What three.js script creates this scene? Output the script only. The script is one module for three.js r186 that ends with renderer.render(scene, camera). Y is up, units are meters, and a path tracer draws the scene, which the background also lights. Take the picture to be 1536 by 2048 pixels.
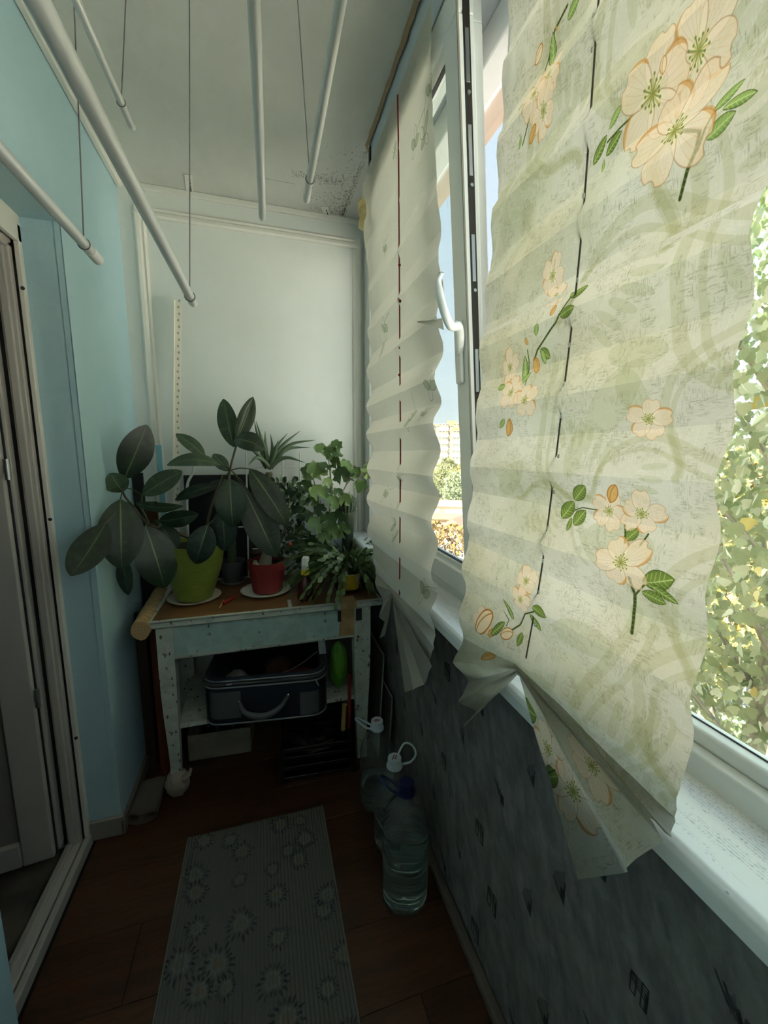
import * as THREE from 'three';
import { RoundedBoxGeometry } from 'three/addons/geometries/RoundedBoxGeometry.js';
import { mergeGeometries, mergeVertices, toCreasedNormals } from 'three/addons/utils/BufferGeometryUtils.js';
import { ImprovedNoise } from 'three/addons/math/ImprovedNoise.js';
import { ConvexGeometry } from 'three/addons/geometries/ConvexGeometry.js';

// ---------------------------------------------------------------- camera, sky, sun, exposure
const scene = new THREE.Scene();
const R = THREE.MathUtils.degToRad;
const FOCAL = 812.7, EYE = new THREE.Vector3(0, 1.4, 0);
const camera = new THREE.PerspectiveCamera(2 * Math.atan(1024 / FOCAL) * 180 / Math.PI, 0.75, 0.02, 600);
camera.position.copy(EYE);
camera.rotation.set(R(-8.58), R(-16.64), R(0.33), 'YXZ');
camera.updateMatrixWorld(true);

const renderer = new THREE.WebGLRenderer();
renderer.toneMapping = THREE.LinearToneMapping;
renderer.toneMappingExposure = 2.1;
renderer.shadowMap.enabled = true;

{ // clear autumn sky, paler towards the horizon, the same all the way round
  const W = 64, H = 256, d = new Float32Array(W * H * 4);
  for (let y = 0; y < H; y++) for (let x = 0; x < W; x++) {
    const e = Math.max(0, ((y + 0.5) / H - 0.5) * 180), t = Math.min(1, e / 55), k = Math.pow(t, 0.55);
    const i = (y * W + x) * 4;
    d[i] = 1.60 - 0.86 * k; d[i + 1] = 1.60 - 0.58 * k; d[i + 2] = 1.60 - 0.14 * k; d[i + 3] = 1;
  }
  const t = new THREE.DataTexture(d, W, H, THREE.RGBAFormat, THREE.FloatType);
  t.mapping = THREE.EquirectangularReflectionMapping; t.magFilter = THREE.LinearFilter; t.wrapS = THREE.RepeatWrapping; t.needsUpdate = true;
  scene.background = t;
  scene.backgroundIntensity = 0.6;
}
const sun = new THREE.DirectionalLight(0xfff3e8, 37);   // stands behind our house: it lights the blocks and trees opposite
sun.position.set(-34, 44, 22); sun.target.position.set(0, 0, 0);
sun.castShadow = true; sun.shadow.mapSize.set(2048, 2048);
Object.assign(sun.shadow.camera, { left: -120, right: 160, top: 120, bottom: -120, near: 1, far: 400 });
scene.add(sun, sun.target);

// ---------------------------------------------------------------- helpers
let seed = 20241;
function rnd() { seed |= 0; seed = seed + 0x6D2B79F5 | 0; let t = Math.imul(seed ^ seed >>> 15, 1 | seed); t = t + Math.imul(t ^ t >>> 7, 61 | t) ^ t; return ((t ^ t >>> 14) >>> 0) / 4294967296; }
const rr = (a, b) => a + (b - a) * rnd();
const V = (x, y, z) => new THREE.Vector3(x, y, z);
const perlin = new ImprovedNoise();
const noise = (x, y, z = 0.37) => perlin.noise(x, y, z);
const fbm = (x, y, z = 0.37, o = 4) => { let s = 0, a = 0.5; for (let i = 0; i < o; i++) { s += a * noise(x, y, z + i * 7.1); x *= 2.03; y *= 2.03; a *= 0.5; } return s; };
const clamp = THREE.MathUtils.clamp, lerp = THREE.MathUtils.lerp, smooth = THREE.MathUtils.smoothstep;

const ray = (px, py) => V((px - 768) / FOCAL, -(py - 1024) / FOCAL, -1).applyQuaternion(camera.quaternion);
const on = (axis, v, px, py) => { const d = ray(px, py); return EYE.clone().addScaledVector(d, (v - EYE[axis]) / d[axis]); };   // pixel -> point on the plane x, y or z = v that the thing touches
const onX = (v, px, py) => on('x', v, px, py), onY = (v, px, py) => on('y', v, px, py), onZ = (v, px, py) => on('z', v, px, py);
const eyeInv = camera.matrixWorld.clone().invert();
const project = (p) => { const c = p.clone().applyMatrix4(eyeInv); return [768 + FOCAL * c.x / -c.z, 1024 - FOCAL * c.y / -c.z]; };

const names = new Map();
function numbered(n) { const k = names.get(n) ?? 0; names.set(n, k + 1); return k ? n + '_' + String(k).padStart(3, '0') : n; }
function shade(o) { o.castShadow = true; o.receiveShadow = true; return o; }
function thing(name, label, category, pos = [0, 0, 0], turn = 0, group) {
  const o = new THREE.Group(); o.name = numbered(name); scene.add(o); o.position.set(...pos); o.rotation.y = turn;
  o.userData = { label, category }; if (group) o.userData.group = group; return o;
}
function part(name, geo, m, parent, label) { const o = shade(new THREE.Mesh(geo, m)); o.name = name; parent.add(o); if (label) o.userData.label = label; return o; }
function solo(name, geo, m, label, category, group) { const o = shade(new THREE.Mesh(geo, m)); o.name = numbered(name); scene.add(o); o.userData = { label, category }; if (group) o.userData.group = group; return o; }
function struct(name, geo, m, label, category) { const o = shade(new THREE.Mesh(geo, m)); o.name = name; scene.add(o); o.userData = { kind: 'structure', label, category: category ?? name.split('_')[0] }; return o; }

const norm = (g) => { let q = g.index ? g.toNonIndexed() : g; for (const k of Object.keys(q.attributes)) if (!['position', 'normal', 'uv'].includes(k)) q.deleteAttribute(k); if (!q.attributes.uv) q.setAttribute('uv', new THREE.BufferAttribute(new Float32Array(q.attributes.position.count * 2), 2)); return q; };
const merge = (...l) => { l = l.flat(); return l.length === 1 ? l[0] : mergeGeometries(l.map(norm)); };
// boxes carry uv in metres
function boxUV(g) {
  const p = g.attributes.position, n = g.attributes.normal, uv = new Float32Array(p.count * 2);
  for (let i = 0; i < p.count; i++) {
    const ax = Math.abs(n.getX(i)), ay = Math.abs(n.getY(i)), az = Math.abs(n.getZ(i));
    if (ax >= ay && ax >= az) { uv[2 * i] = p.getZ(i); uv[2 * i + 1] = p.getY(i); }
    else if (ay >= az) { uv[2 * i] = p.getX(i); uv[2 * i + 1] = p.getZ(i); }
    else { uv[2 * i] = p.getX(i); uv[2 * i + 1] = p.getY(i); }
  }
  g.setAttribute('uv', new THREE.BufferAttribute(uv, 2)); return g;
}
function box(x0, x1, y0, y1, z0, z1, bevel = 0) {
  const w = x1 - x0, h = y1 - y0, d = z1 - z0;
  const g = bevel ? new RoundedBoxGeometry(w, h, d, 1, Math.min(bevel, w / 2.01, h / 2.01, d / 2.01)) : new THREE.BoxGeometry(w, h, d);
  g.translate((x0 + x1) / 2, (y0 + y1) / 2, (z0 + z1) / 2); return boxUV(g);
}
const cbox = (w, h, d, bevel = 0) => box(-w / 2, w / 2, -h / 2, h / 2, -d / 2, d / 2, bevel);
const vv = (p) => Array.isArray(p) ? V(...p) : p;
function tube(points, r, seg = 8, steps) { const c = new THREE.CatmullRomCurve3(points.map(vv), false, 'centripetal'); return new THREE.TubeGeometry(c, steps ?? Math.max(4, points.length * 4), r, seg); }
function rod(a, b, r0, r1 = r0, seg = 10) { a = vv(a); b = vv(b); const d = b.clone().sub(a), g = new THREE.CylinderGeometry(r1, r0, d.length(), seg); g.applyQuaternion(new THREE.Quaternion().setFromUnitVectors(V(0, 1, 0), d.clone().normalize())); g.translate((a.x + b.x) / 2, (a.y + b.y) / 2, (a.z + b.z) / 2); return g; }
function taper(points, radii, seg = 7) { // tube with changing radius
  const c = new THREE.CatmullRomCurve3(points.map(vv), false, 'centripetal'), n = Math.max(6, points.length * 4), f = c.computeFrenetFrames(n), pos = [], idx = [], uv = [];
  for (let i = 0; i <= n; i++) { const t = i / n, p = c.getPointAt(t), q = t * (radii.length - 1), k = Math.min(radii.length - 2, Math.floor(q)), r = lerp(radii[k], radii[k + 1], q - k);
    for (let j = 0; j <= seg; j++) { const a = j / seg * 2 * Math.PI; const v = p.clone().addScaledVector(f.normals[i], r * Math.cos(a)).addScaledVector(f.binormals[i], r * Math.sin(a)); pos.push(v.x, v.y, v.z); uv.push(j / seg, t); } }
  for (let i = 0; i < n; i++) for (let j = 0; j < seg; j++) { const a = i * (seg + 1) + j, b = a + seg + 1; idx.push(a, a + 1, b, b, a + 1, b + 1); }
  const g = new THREE.BufferGeometry(); g.setAttribute('position', new THREE.Float32BufferAttribute(pos, 3)); g.setAttribute('uv', new THREE.Float32BufferAttribute(uv, 2)); g.setIndex(idx); g.computeVertexNormals(); return g;
}
const lathe = (pts, seg = 40) => new THREE.LatheGeometry(pts.map(([r, y]) => new THREE.Vector2(Math.max(r, 0.0001), y)), seg);
function extrude(pts, depth, bevel = 0, holes = []) { const s = new THREE.Shape(pts.map(([x, y]) => new THREE.Vector2(x, y))); for (const h of holes) s.holes.push(new THREE.Path(h.map(([x, y]) => new THREE.Vector2(x, y)))); return new THREE.ExtrudeGeometry(s, { depth: depth - 2 * bevel, bevelEnabled: bevel > 0, bevelThickness: bevel, bevelSize: bevel, bevelSegments: 1, steps: 1 }).translate(0, 0, bevel); }
const moved = (g, x, y, z) => g.translate(x, y, z);
// a sheet from a grid of points: rows[i][j]; uv[i][j]; two-sided by nature
function sheet(rows, uvs, smoothN = true) {
  const n = rows.length, m = rows[0].length, pos = [], uv = [], idx = [];
  for (let i = 0; i < n; i++) for (let j = 0; j < m; j++) { const p = rows[i][j]; pos.push(p.x, p.y, p.z); const q = uvs ? uvs[i][j] : [j / (m - 1), i / (n - 1)]; uv.push(...q); }
  for (let i = 0; i < n - 1; i++) for (let j = 0; j < m - 1; j++) { const a = i * m + j, b = a + m; idx.push(a, b, a + 1, b, b + 1, a + 1); }
  let g = new THREE.BufferGeometry(); g.setAttribute('position', new THREE.Float32BufferAttribute(pos, 3)); g.setAttribute('uv', new THREE.Float32BufferAttribute(uv, 2)); g.setIndex(idx);
  if (!smoothN) g = g.toNonIndexed(); g.computeVertexNormals(); return g;
}

// ---------------------------------------------------------------- textures and materials
function canvas(w, h, draw) { const c = document.createElement('canvas'); c.width = w; c.height = h; const x = c.getContext('2d'); draw(x, w, h); return c; }
function texOf(c, srgb = true, rx = 1, ry = 1) { const t = new THREE.CanvasTexture(c); if (srgb) t.colorSpace = THREE.SRGBColorSpace; t.wrapS = t.wrapT = THREE.RepeatWrapping; t.repeat.set(rx, ry); return t; }
function dataTex(w, h, f, srgb = true) { // f(u, v) -> [r, g, b] 0..255
  const d = new Uint8Array(w * h * 4); for (let y = 0; y < h; y++) for (let x = 0; x < w; x++) { const c = f(x / w, y / h), i = (y * w + x) * 4; d[i] = clamp(c[0], 0, 255); d[i + 1] = clamp(c[1], 0, 255); d[i + 2] = clamp(c[2], 0, 255); d[i + 3] = 255; }
  const t = new THREE.DataTexture(d, w, h); t.magFilter = THREE.LinearFilter; if (srgb) t.colorSpace = THREE.SRGBColorSpace; t.wrapS = t.wrapT = THREE.RepeatWrapping; t.needsUpdate = true; return t;
}
const rep = (t, x, y, ox = 0, oy = 0) => { const c = t.clone(); c.repeat.set(x, y); c.offset.set(ox, oy); c.needsUpdate = true; return c; };
function mat(color, roughness = 0.6, o = {}) { const m = new THREE.MeshPhysicalMaterial({ color, roughness, side: THREE.DoubleSide, ...o }); return m; }
// tileable value noise for bumps and mottling
function tileNoise(w, freq, oct = 4, sd = 1) {
  const grids = []; for (let o = 0; o < oct; o++) { const n = freq << o, g = new Float32Array(n * n); for (let i = 0; i < n * n; i++) g[i] = rnd(); grids.push([n, g]); }
  return (u, v) => { let s = 0, a = 0.5, t = 0; for (const [n, g] of grids) { const x = u * n, y = v * n, xi = Math.floor(x), yi = Math.floor(y), fx = smooth(x - xi, 0, 1), fy = smooth(y - yi, 0, 1), q = (i, j) => g[((yi + j) % n + n) % n * n + ((xi + i) % n + n) % n]; s += a * lerp(lerp(q(0, 0), q(1, 0), fx), lerp(q(0, 1), q(1, 1), fx), fy); t += a; a *= 0.5; } return s / t; };
}
const tn1 = tileNoise(0, 4, 6), tn2 = tileNoise(0, 16, 4), tn3 = tileNoise(0, 6, 5);
const grain = dataTex(256, 256, (u, v) => { const k = 128 + 220 * (tn2(u, v) - 0.5); return [k, k, k]; }, false);
const coarse = dataTex(256, 256, (u, v) => { const k = 128 + 240 * (tn1(u, v) - 0.5); return [k, k, k]; }, false);
const blotch = (a, b, s = 1) => { const A = new THREE.Color(a), B = new THREE.Color(b); const ca = [A, B].map((c) => { const h = c.getHex(THREE.SRGBColorSpace); return [h >> 16, h >> 8 & 255, h & 255]; }); return dataTex(256, 256, (u, v) => { const k = clamp((tn1(u, v) - 0.5) * 2.2 * s + 0.5 + (tn2(u, v) - 0.5) * 0.5, 0, 1); return [0, 1, 2].map((i) => lerp(ca[0][i], ca[1][i], k)); }); };
const wallPaint = (a, b) => mat(0xffffff, 0.62, { map: rep(blotch(a, b, 0.6), 1.1, 1.1), bumpMap: rep(grain, 6, 6), bumpScale: 0.0005 });
const M = {
  blue: wallPaint('#acccd6', '#b4d2da'),
  whitePanel: mat(0xffffff, 0.42, { map: rep(blotch('#dfe2dc', '#e6e8e3', 0.8), 0.9, 0.9), bumpMap: rep(coarse, 1.4, 1.4), bumpScale: 0.0012 }),
  trimWhite: mat(0xe6e3da, 0.4),
  pvc: mat(0xe9eceb, 0.28),
  pvcWarm: mat(0xe6dfd4, 0.35),
  pvcDull: mat(0xb9b2ab, 0.45),
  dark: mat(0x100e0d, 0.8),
  gasket: mat(0x1a1a1c, 0.6),
  steel: mat(0xa8aaa8, 0.35, { metalness: 0.9 }),
  chrome: mat(0xd8d8d8, 0.2, { metalness: 1 }),
  glass: mat(0xf4fbf8, 0, { transmission: 1, thickness: 0, ior: 1.45 }),
};

// ---------------------------------------------------------------- the room
const XL = -0.545, XR = 0.52, ZB = -2.14, HC = 2.52, ZN = 0.62;   // left wall, right wall, far wall, ceiling, near end, set close to cut light from behind
const DZ0 = -1.53, DZ1 = -0.89, DY = 2.06, XF = -0.645;          // door niche

{ // floor of laminate planks laid across
  const wood = dataTex(512, 512, (u, v) => { const g = tn1(u * 1, v * 4) * 0.6 + tn2(u, v * 3) * 0.4, l = Math.pow(Math.abs(Math.sin((v * 26 + 5 * tn3(u, v)) * Math.PI)), 0.5), k = clamp(g * 0.8 + l * 0.25, 0, 1); return [50 + 52 * k, 30 + 34 * k, 17 + 22 * k]; });
  const floor = struct('floor', box(XF - 0.03, XR + 0.1, -0.14, -0.009, ZB - 0.1, ZN + 0.1), mat(0x1b130d, 0.9), 'dark brown laminate floor of the loggia', 'floor');
  const mats = [0, 1, 2].map((k) => mat([0xf3e7dc, 0xffffff, 0xe4d4c6][k], 0.42, { map: rep(wood, 0.9, 2.2, k * 0.31, k * 0.17), bumpMap: rep(wood, 0.9, 2.2, k * 0.31, k * 0.17), bumpScale: 0.0006 }));
  const PW = 0.192;
  for (let i = 0, z = ZB; z < ZN; i++, z += PW) {
    const cut = XL + 0.1 + ((i * 0.37) % 0.9);
    for (const [a, b] of [[XF + 0.02, cut], [cut, XR + 0.02]]) part('plank', box(a + 0.0006, b - 0.0006, -0.009, 0, z + 0.0007, Math.min(ZN, z + PW) - 0.0007, 0.0012), mats[(i + (a > 0 ? 1 : 0)) % 3], floor);
  }
}
{ // ceiling with damp stains by the window
  const c = canvas(1024, 1024, (x, w, h) => {
    x.fillStyle = '#d2d0c9'; x.fillRect(0, 0, w, h);
    for (let i = 0; i < 900; i++) { x.fillStyle = `rgba(${rnd() < 0.5 ? '120,112,98' : '235,235,230'},${rr(0.006, 0.02)})`; x.beginPath(); x.ellipse(rnd() * w, rnd() * h, rr(8, 60), rr(8, 60), rnd() * 3, 0, 7); x.fill(); }
    // u = (z - ZB) / 1.6 ; v = (x - XL) / 1.1, stains lie at the far window corner
    const put = (X, Z, r, a, col) => { x.fillStyle = `rgba(${col},${a})`; x.beginPath(); x.ellipse((Z - ZB) / 1.6 * w, h - (X - XL) / 1.1 * h, r, r * rr(0.4, 1), rnd() * 3, 0, 7); x.fill(); };
    for (let i = 0; i < 1500; i++) { const t = Math.pow(rnd(), 1.6); put(0.42 - 0.2 * t * rnd(), ZB + 0.02 + 0.5 * rnd() * rnd(), rr(0.6, 3), rr(0.05, 0.4), '52,44,36'); }
    for (let i = 0; i < 500; i++) put(0.26 + rr(-0.1, 0.12), ZB + 0.26 + rr(-0.02, 0.02) + 0.04 * noise(i, 1), rr(0.5, 2.4), rr(0.1, 0.5), '40,34,28');
    for (let i = 0; i < 700; i++) put(0.43 - 0.02 * rnd() * rnd(), ZB + rnd() * 1.6, rr(1, 4), rr(0.05, 0.3), '96,72,50');
    x.strokeStyle = 'rgba(70,66,60,.5)'; x.lineWidth = 1.4; x.beginPath(); for (let k = 0; k < 9; k++) { const X = 0.02 + k * 0.02, Z = ZB + 0.19 + 0.006 * noise(k, 5); x[k ? 'lineTo' : 'moveTo']((Z - ZB) / 1.6 * w, h - (X - XL) / 1.1 * h); } x.stroke();
  });
  const t = texOf(c); const g = box(XL - 0.3, XR + 0.12, HC, HC + 0.14, ZB - 0.1, ZN + 0.1); const p = g.attributes.position, uv = g.attributes.uv;
  for (let i = 0; i < p.count; i++) uv.setXY(i, (p.getZ(i) - ZB) / 1.6, (p.getX(i) - XL) / 1.1);
  t.wrapS = t.wrapT = THREE.MirroredRepeatWrapping;
  struct('ceiling', g, mat(0xffffff, 0.6, { map: t, bumpMap: rep(coarse, 1.5, 1.5), bumpScale: 0.0015 }), 'pale grey ceiling with mould specks near the window corner', 'ceiling');
  struct('trim_1', box(XL, XL + 0.022, HC - 0.03, HC, ZB, ZN, 0.006), M.trimWhite, 'thin white cornice between blue wall and ceiling', 'trim');
}
// far wall: white board framed by mouldings
struct('wall_far', box(-0.9, XR + 0.2, -0.05, HC + 0.05, ZB - 0.1, ZB), M.whitePanel, 'white end wall board behind the plants', 'wall');
{
  const prof = [[0, 0], [0.044, 0], [0.044, 0.006], [0.036, 0.012], [0.028, 0.008], [0.02, 0.016], [0.008, 0.018], [0, 0.012]];
  const moulding = (len) => extrude(prof, len);
  const y0 = 2.432, xl = -0.487, xr = 0.512;
  const top = moulding(xr - xl); top.rotateY(Math.PI / 2); // profile x -> -z; fix below
  const g1 = extrude(prof.map(([a, b]) => [b, a]), xr - xl); g1.rotateY(Math.PI / 2); // x=b -> -z, extrude z -> +x
  g1.scale(1, 1, -1); g1.translate(xl, y0 - 0.044, ZB);
  const gl = extrude(prof, y0); gl.rotateX(-Math.PI / 2); gl.scale(1, 1, -1); gl.translate(xl, 0, ZB);
  const gr = extrude(prof.map(([a, b]) => [-a, b]), y0); gr.rotateX(-Math.PI / 2); gr.scale(1, 1, -1); gr.translate(xr, 0, ZB);
  struct('trim_2', toCreasedNormals(g1, 0.5), M.trimWhite, 'white moulding across the top of the end wall board', 'trim');
  struct('trim_3', toCreasedNormals(gl, 0.5), M.trimWhite, 'white upright moulding beside the blue wall', 'trim');
  struct('trim_4', toCreasedNormals(gr, 0.5), M.trimWhite, 'white upright moulding beside the window', 'trim');
  struct('trim_5', box(XL, XR, HC - 0.025, HC, ZB, ZB + 0.012, 0.004), M.trimWhite, 'flat strip where end wall meets ceiling', 'trim');
}
// left wall: blue, with the door niche
struct('wall_left', box(XF - 0.12, XL, -0.05, HC + 0.02, ZB - 0.05, DZ0), M.blue, 'light blue wall between door niche and end wall', 'wall');
struct('wall_left_near', box(XF - 0.12, XL, -0.05, HC + 0.02, DZ1, ZN + 0.05), M.blue, 'light blue wall on the near side of the door niche', 'wall');
struct('wall_left_lintel', box(XF - 0.12, XL, DY, HC + 0.02, DZ0, DZ1), M.blue, 'light blue wall above the door niche', 'wall');
struct('trim_6', merge(box(XL - 0.016, XL + 0.0025, 0.075, DY + 0.0, DZ0 - 0.001, DZ0 + 0.0035, 0.001), box(XL - 0.001, XL + 0.003, 0.075, DY, DZ0 - 0.016, DZ0 + 0.0035, 0.001)), M.blue, 'thin blue corner bead on the niche edge', 'trim');
struct('baseboard_left', box(XF + 0.004, XL + 0.012, 0, 0.075, DZ0, DZ0 + 0.014, 0.004), mat(0x8f8982, 0.5), 'grey plastic skirting across the niche side', 'baseboard');
struct('baseboard_left_wall', box(XL, XL + 0.014, 0, 0.06, ZB, DZ0 + 0.014, 0.004), mat(0x7a716a, 0.5), 'grey plastic skirting along blue wall', 'baseboard');
struct('wall_near', box(-0.9, XR + 0.2, -0.05, HC + 0.05, ZN, ZN + 0.1), M.whitePanel, 'unseen white end wall brought close to cut the window light', 'wall');  // unseen wall, pulled close so less window light reaches the floor

// right wall under the window: grey wallpaper with small sketched marks
const SILL = 0.965, FX0 = 0.545, FX1 = 0.612, WT = 2.352;        // sill top, window frame faces, top of the glazing
{
  const c = canvas(1024, 1024, (x, w, h) => { // 1.0 m square
    x.fillStyle = '#7f7b78'; x.fillRect(0, 0, w, h);
    for (let i = 0; i < 5200; i++) { const k = rnd(); x.fillStyle = k < 0.5 ? `rgba(60,60,64,${rr(0.02, 0.1)})` : `rgba(196,196,198,${rr(0.02, 0.09)})`; const X = rnd() * w, Y = rnd() * h; for (const dx of [0, -w, w]) { x.beginPath(); x.ellipse(X + dx, Y, rr(4, 22), rr(8, 52), rr(-0.5, -0.15), 0, 7); x.fill(); } }
    const mark = (X, Y, s, kind) => {
      x.save(); x.translate(X, Y); x.scale(s, s); x.strokeStyle = 'rgba(18,17,18,.85)'; x.fillStyle = 'rgba(22,21,22,.7)'; x.lineWidth = 3;
      if (kind === 0) { x.strokeRect(-22, -14, 13, 46); x.strokeRect(4, -22, 14, 58); for (let k = 0; k < 5; k++) { x.beginPath(); x.moveTo(-24 + rr(-2, 2), -16 + k * 4); x.lineTo(20, -22 + k * 9); x.stroke(); } x.fillRect(12, -8, 8, 44); }
      else if (kind === 1) { x.beginPath(); x.moveTo(14, -40); x.lineTo(15, 34); x.lineTo(-16, 6); x.lineTo(-16, -10); x.closePath(); x.globalAlpha = 0.35; x.fill(); x.globalAlpha = 1; x.beginPath(); x.moveTo(15, -16); x.lineTo(15, 34); x.lineTo(-18, 4); x.stroke(); x.fillRect(4, 4, 12, 22); }
      else { for (let k = 0; k < 16; k++) { x.globalAlpha = rr(0.2, 0.7); x.beginPath(); x.moveTo(-30 + k * 3 + rr(-4, 4), -14 + k * 1.5 + rr(-6, 6)); x.lineTo(-12 + k * 2.4, 10 + k * 2 + rr(-6, 6)); x.stroke(); } x.globalAlpha = 1; x.fillRect(6, 10, 14, 26); }
      x.restore();
    };
    let n = 0; for (let r = 0; r < 6; r++) for (let q = 0; q < 5; q++) { mark((q + 0.5 + 0.3 * ((r % 2) - 0.5) * 1.6) * w / 5 + rr(-24, 24), (r + 0.5) * h / 6 + rr(-26, 26), rr(0.7, 1.05), n++ % 3 === 2 ? 2 : (n * 7) % 2); }
  });
  const t = texOf(c);
  struct('wall_right', box(XR, FX1 + 0.066, -0.05, SILL - 0.03, ZB - 0.1, ZN + 0.1), mat(0xffffff, 0.75, { map: rep(t, 1, 1), bumpMap: rep(t, 1, 1), bumpScale: 0.0008 }), 'grey mottled wallpaper with small black sketch marks below the window', 'wall');
  struct('baseboard_right', box(XR - 0.028, XR, 0, 0.03, ZB, ZN, 0.008), mat(0x6b6058, 0.5), 'narrow brown skirting strip along grey wallpaper', 'baseboard');
  struct('wall_right_far_upper', box(FX0 - 0.02, FX1 + 0.1, WT + 0.035, HC, ZB, -1.64), M.whitePanel, 'white wall above the far window pane', 'wall');
  struct('wall_right_upper', box(0.425, FX1 + 0.1, WT + 0.042, HC, -1.64, ZN), mat(0xffffff, 0.6, { map: rep(blotch('#b9c3cb', '#c6ced3', 1), 1.5, 1.5), bumpMap: rep(coarse, 2, 2), bumpScale: 0.003 }), 'pale blue grey papered beam above the window', 'wall');
  struct('wall_right_far', box(FX0 - 0.02, FX1 + 0.1, SILL - 0.03, WT + 0.035, ZB - 0.1, -2.02), M.whitePanel, 'white wall strip between window and end wall', 'wall');
  // torn paper edge at the ceiling
  const rows = [[], []]; for (let i = 0; i <= 60; i++) { const z = lerp(-1.64, -0.4, i / 60), a = 0.008 + 0.012 * Math.abs(fbm(z * 14, 3)) + (i % 7 === 0 ? 0.006 : 0); rows[0].push(V(0.4235, HC - 0.003, z)); rows[1].push(V(0.42 - 0.004 * rnd(), HC - 0.006 - a, z)); }
  for (let i = 0; i <= 60; i++) rows[0][i].x -= 0.012 + 0.01 * Math.abs(fbm(i * 0.3, 9));
  struct('trim_7', sheet(rows), mat(0x9c8468, 0.9), 'torn brownish paper edge along ceiling above the window', 'trim');
  for (const z of [-1.62]) struct('trim_8', box(0.419, 0.4255, WT + 0.055, HC - 0.02, z - 0.008, z + 0.008), mat(0x4a4138, 0.7), 'dark bare slit in the papered beam', 'trim');
}
// sill
{
  const c = canvas(1024, 512, (x, w, h) => { // residue of old newsprint and blue smears; u along the sill (1 m), v across (0.15 m)
    x.fillStyle = '#eef0f2'; x.fillRect(0, 0, w, h);
    for (let i = 0; i < 15000; i++) { const X = rnd() * w, Y = h * (0.05 + 0.75 * rnd()); if (fbm(X / 150, Y / 90, 2.2, 3) < -0.03) continue; x.fillStyle = `rgba(${rnd() < 0.3 ? '120,140,190' : '112,116,124'},${rr(0.08, 0.3)})`; rnd() < 0.75 ? x.fillRect(X, Y - Y % 16 + rr(0, 3), rr(0.6, 1.5), rr(5, 11)) : x.fillRect(X, Y - Y % 14, rr(6, 22), 1.2); }
    for (let i = 0; i < 40; i++) { x.fillStyle = `rgba(60,72,110,${rr(0.2, 0.6)})`; x.beginPath(); x.arc(rnd() * w, rnd() * h, rr(1, 3.5), 0, 7); x.fill(); }
  });
  const pr = []; const r = 0.016; pr.push([FX0 + 0.01, SILL], [0.448, SILL]); for (let i = 0; i <= 6; i++) { const a = Math.PI / 2 + i / 6 * Math.PI / 2; pr.push([0.446 + r * Math.cos(a), SILL - r + r * Math.sin(a)]); } pr.push([0.43, SILL - 0.034], [0.446, SILL - 0.034], [0.446, SILL - 0.02], [FX0 + 0.01, SILL - 0.02]);
  const L = ZN - ZB, g = extrude(pr, L); g.translate(0, 0, ZB); const p = g.attributes.position, uv = g.attributes.uv; for (let i = 0; i < p.count; i++) uv.setXY(i, p.getZ(i), (p.getX(i) - 0.42) / 0.15);
  struct('trim_9', toCreasedNormals(g, 0.6), mat(0xffffff, 0.22, { map: texOf(c), clearcoat: 0.3, clearcoatRoughness: 0.2 }), 'white plastic window sill with newsprint stains', 'window sill');
}
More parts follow.
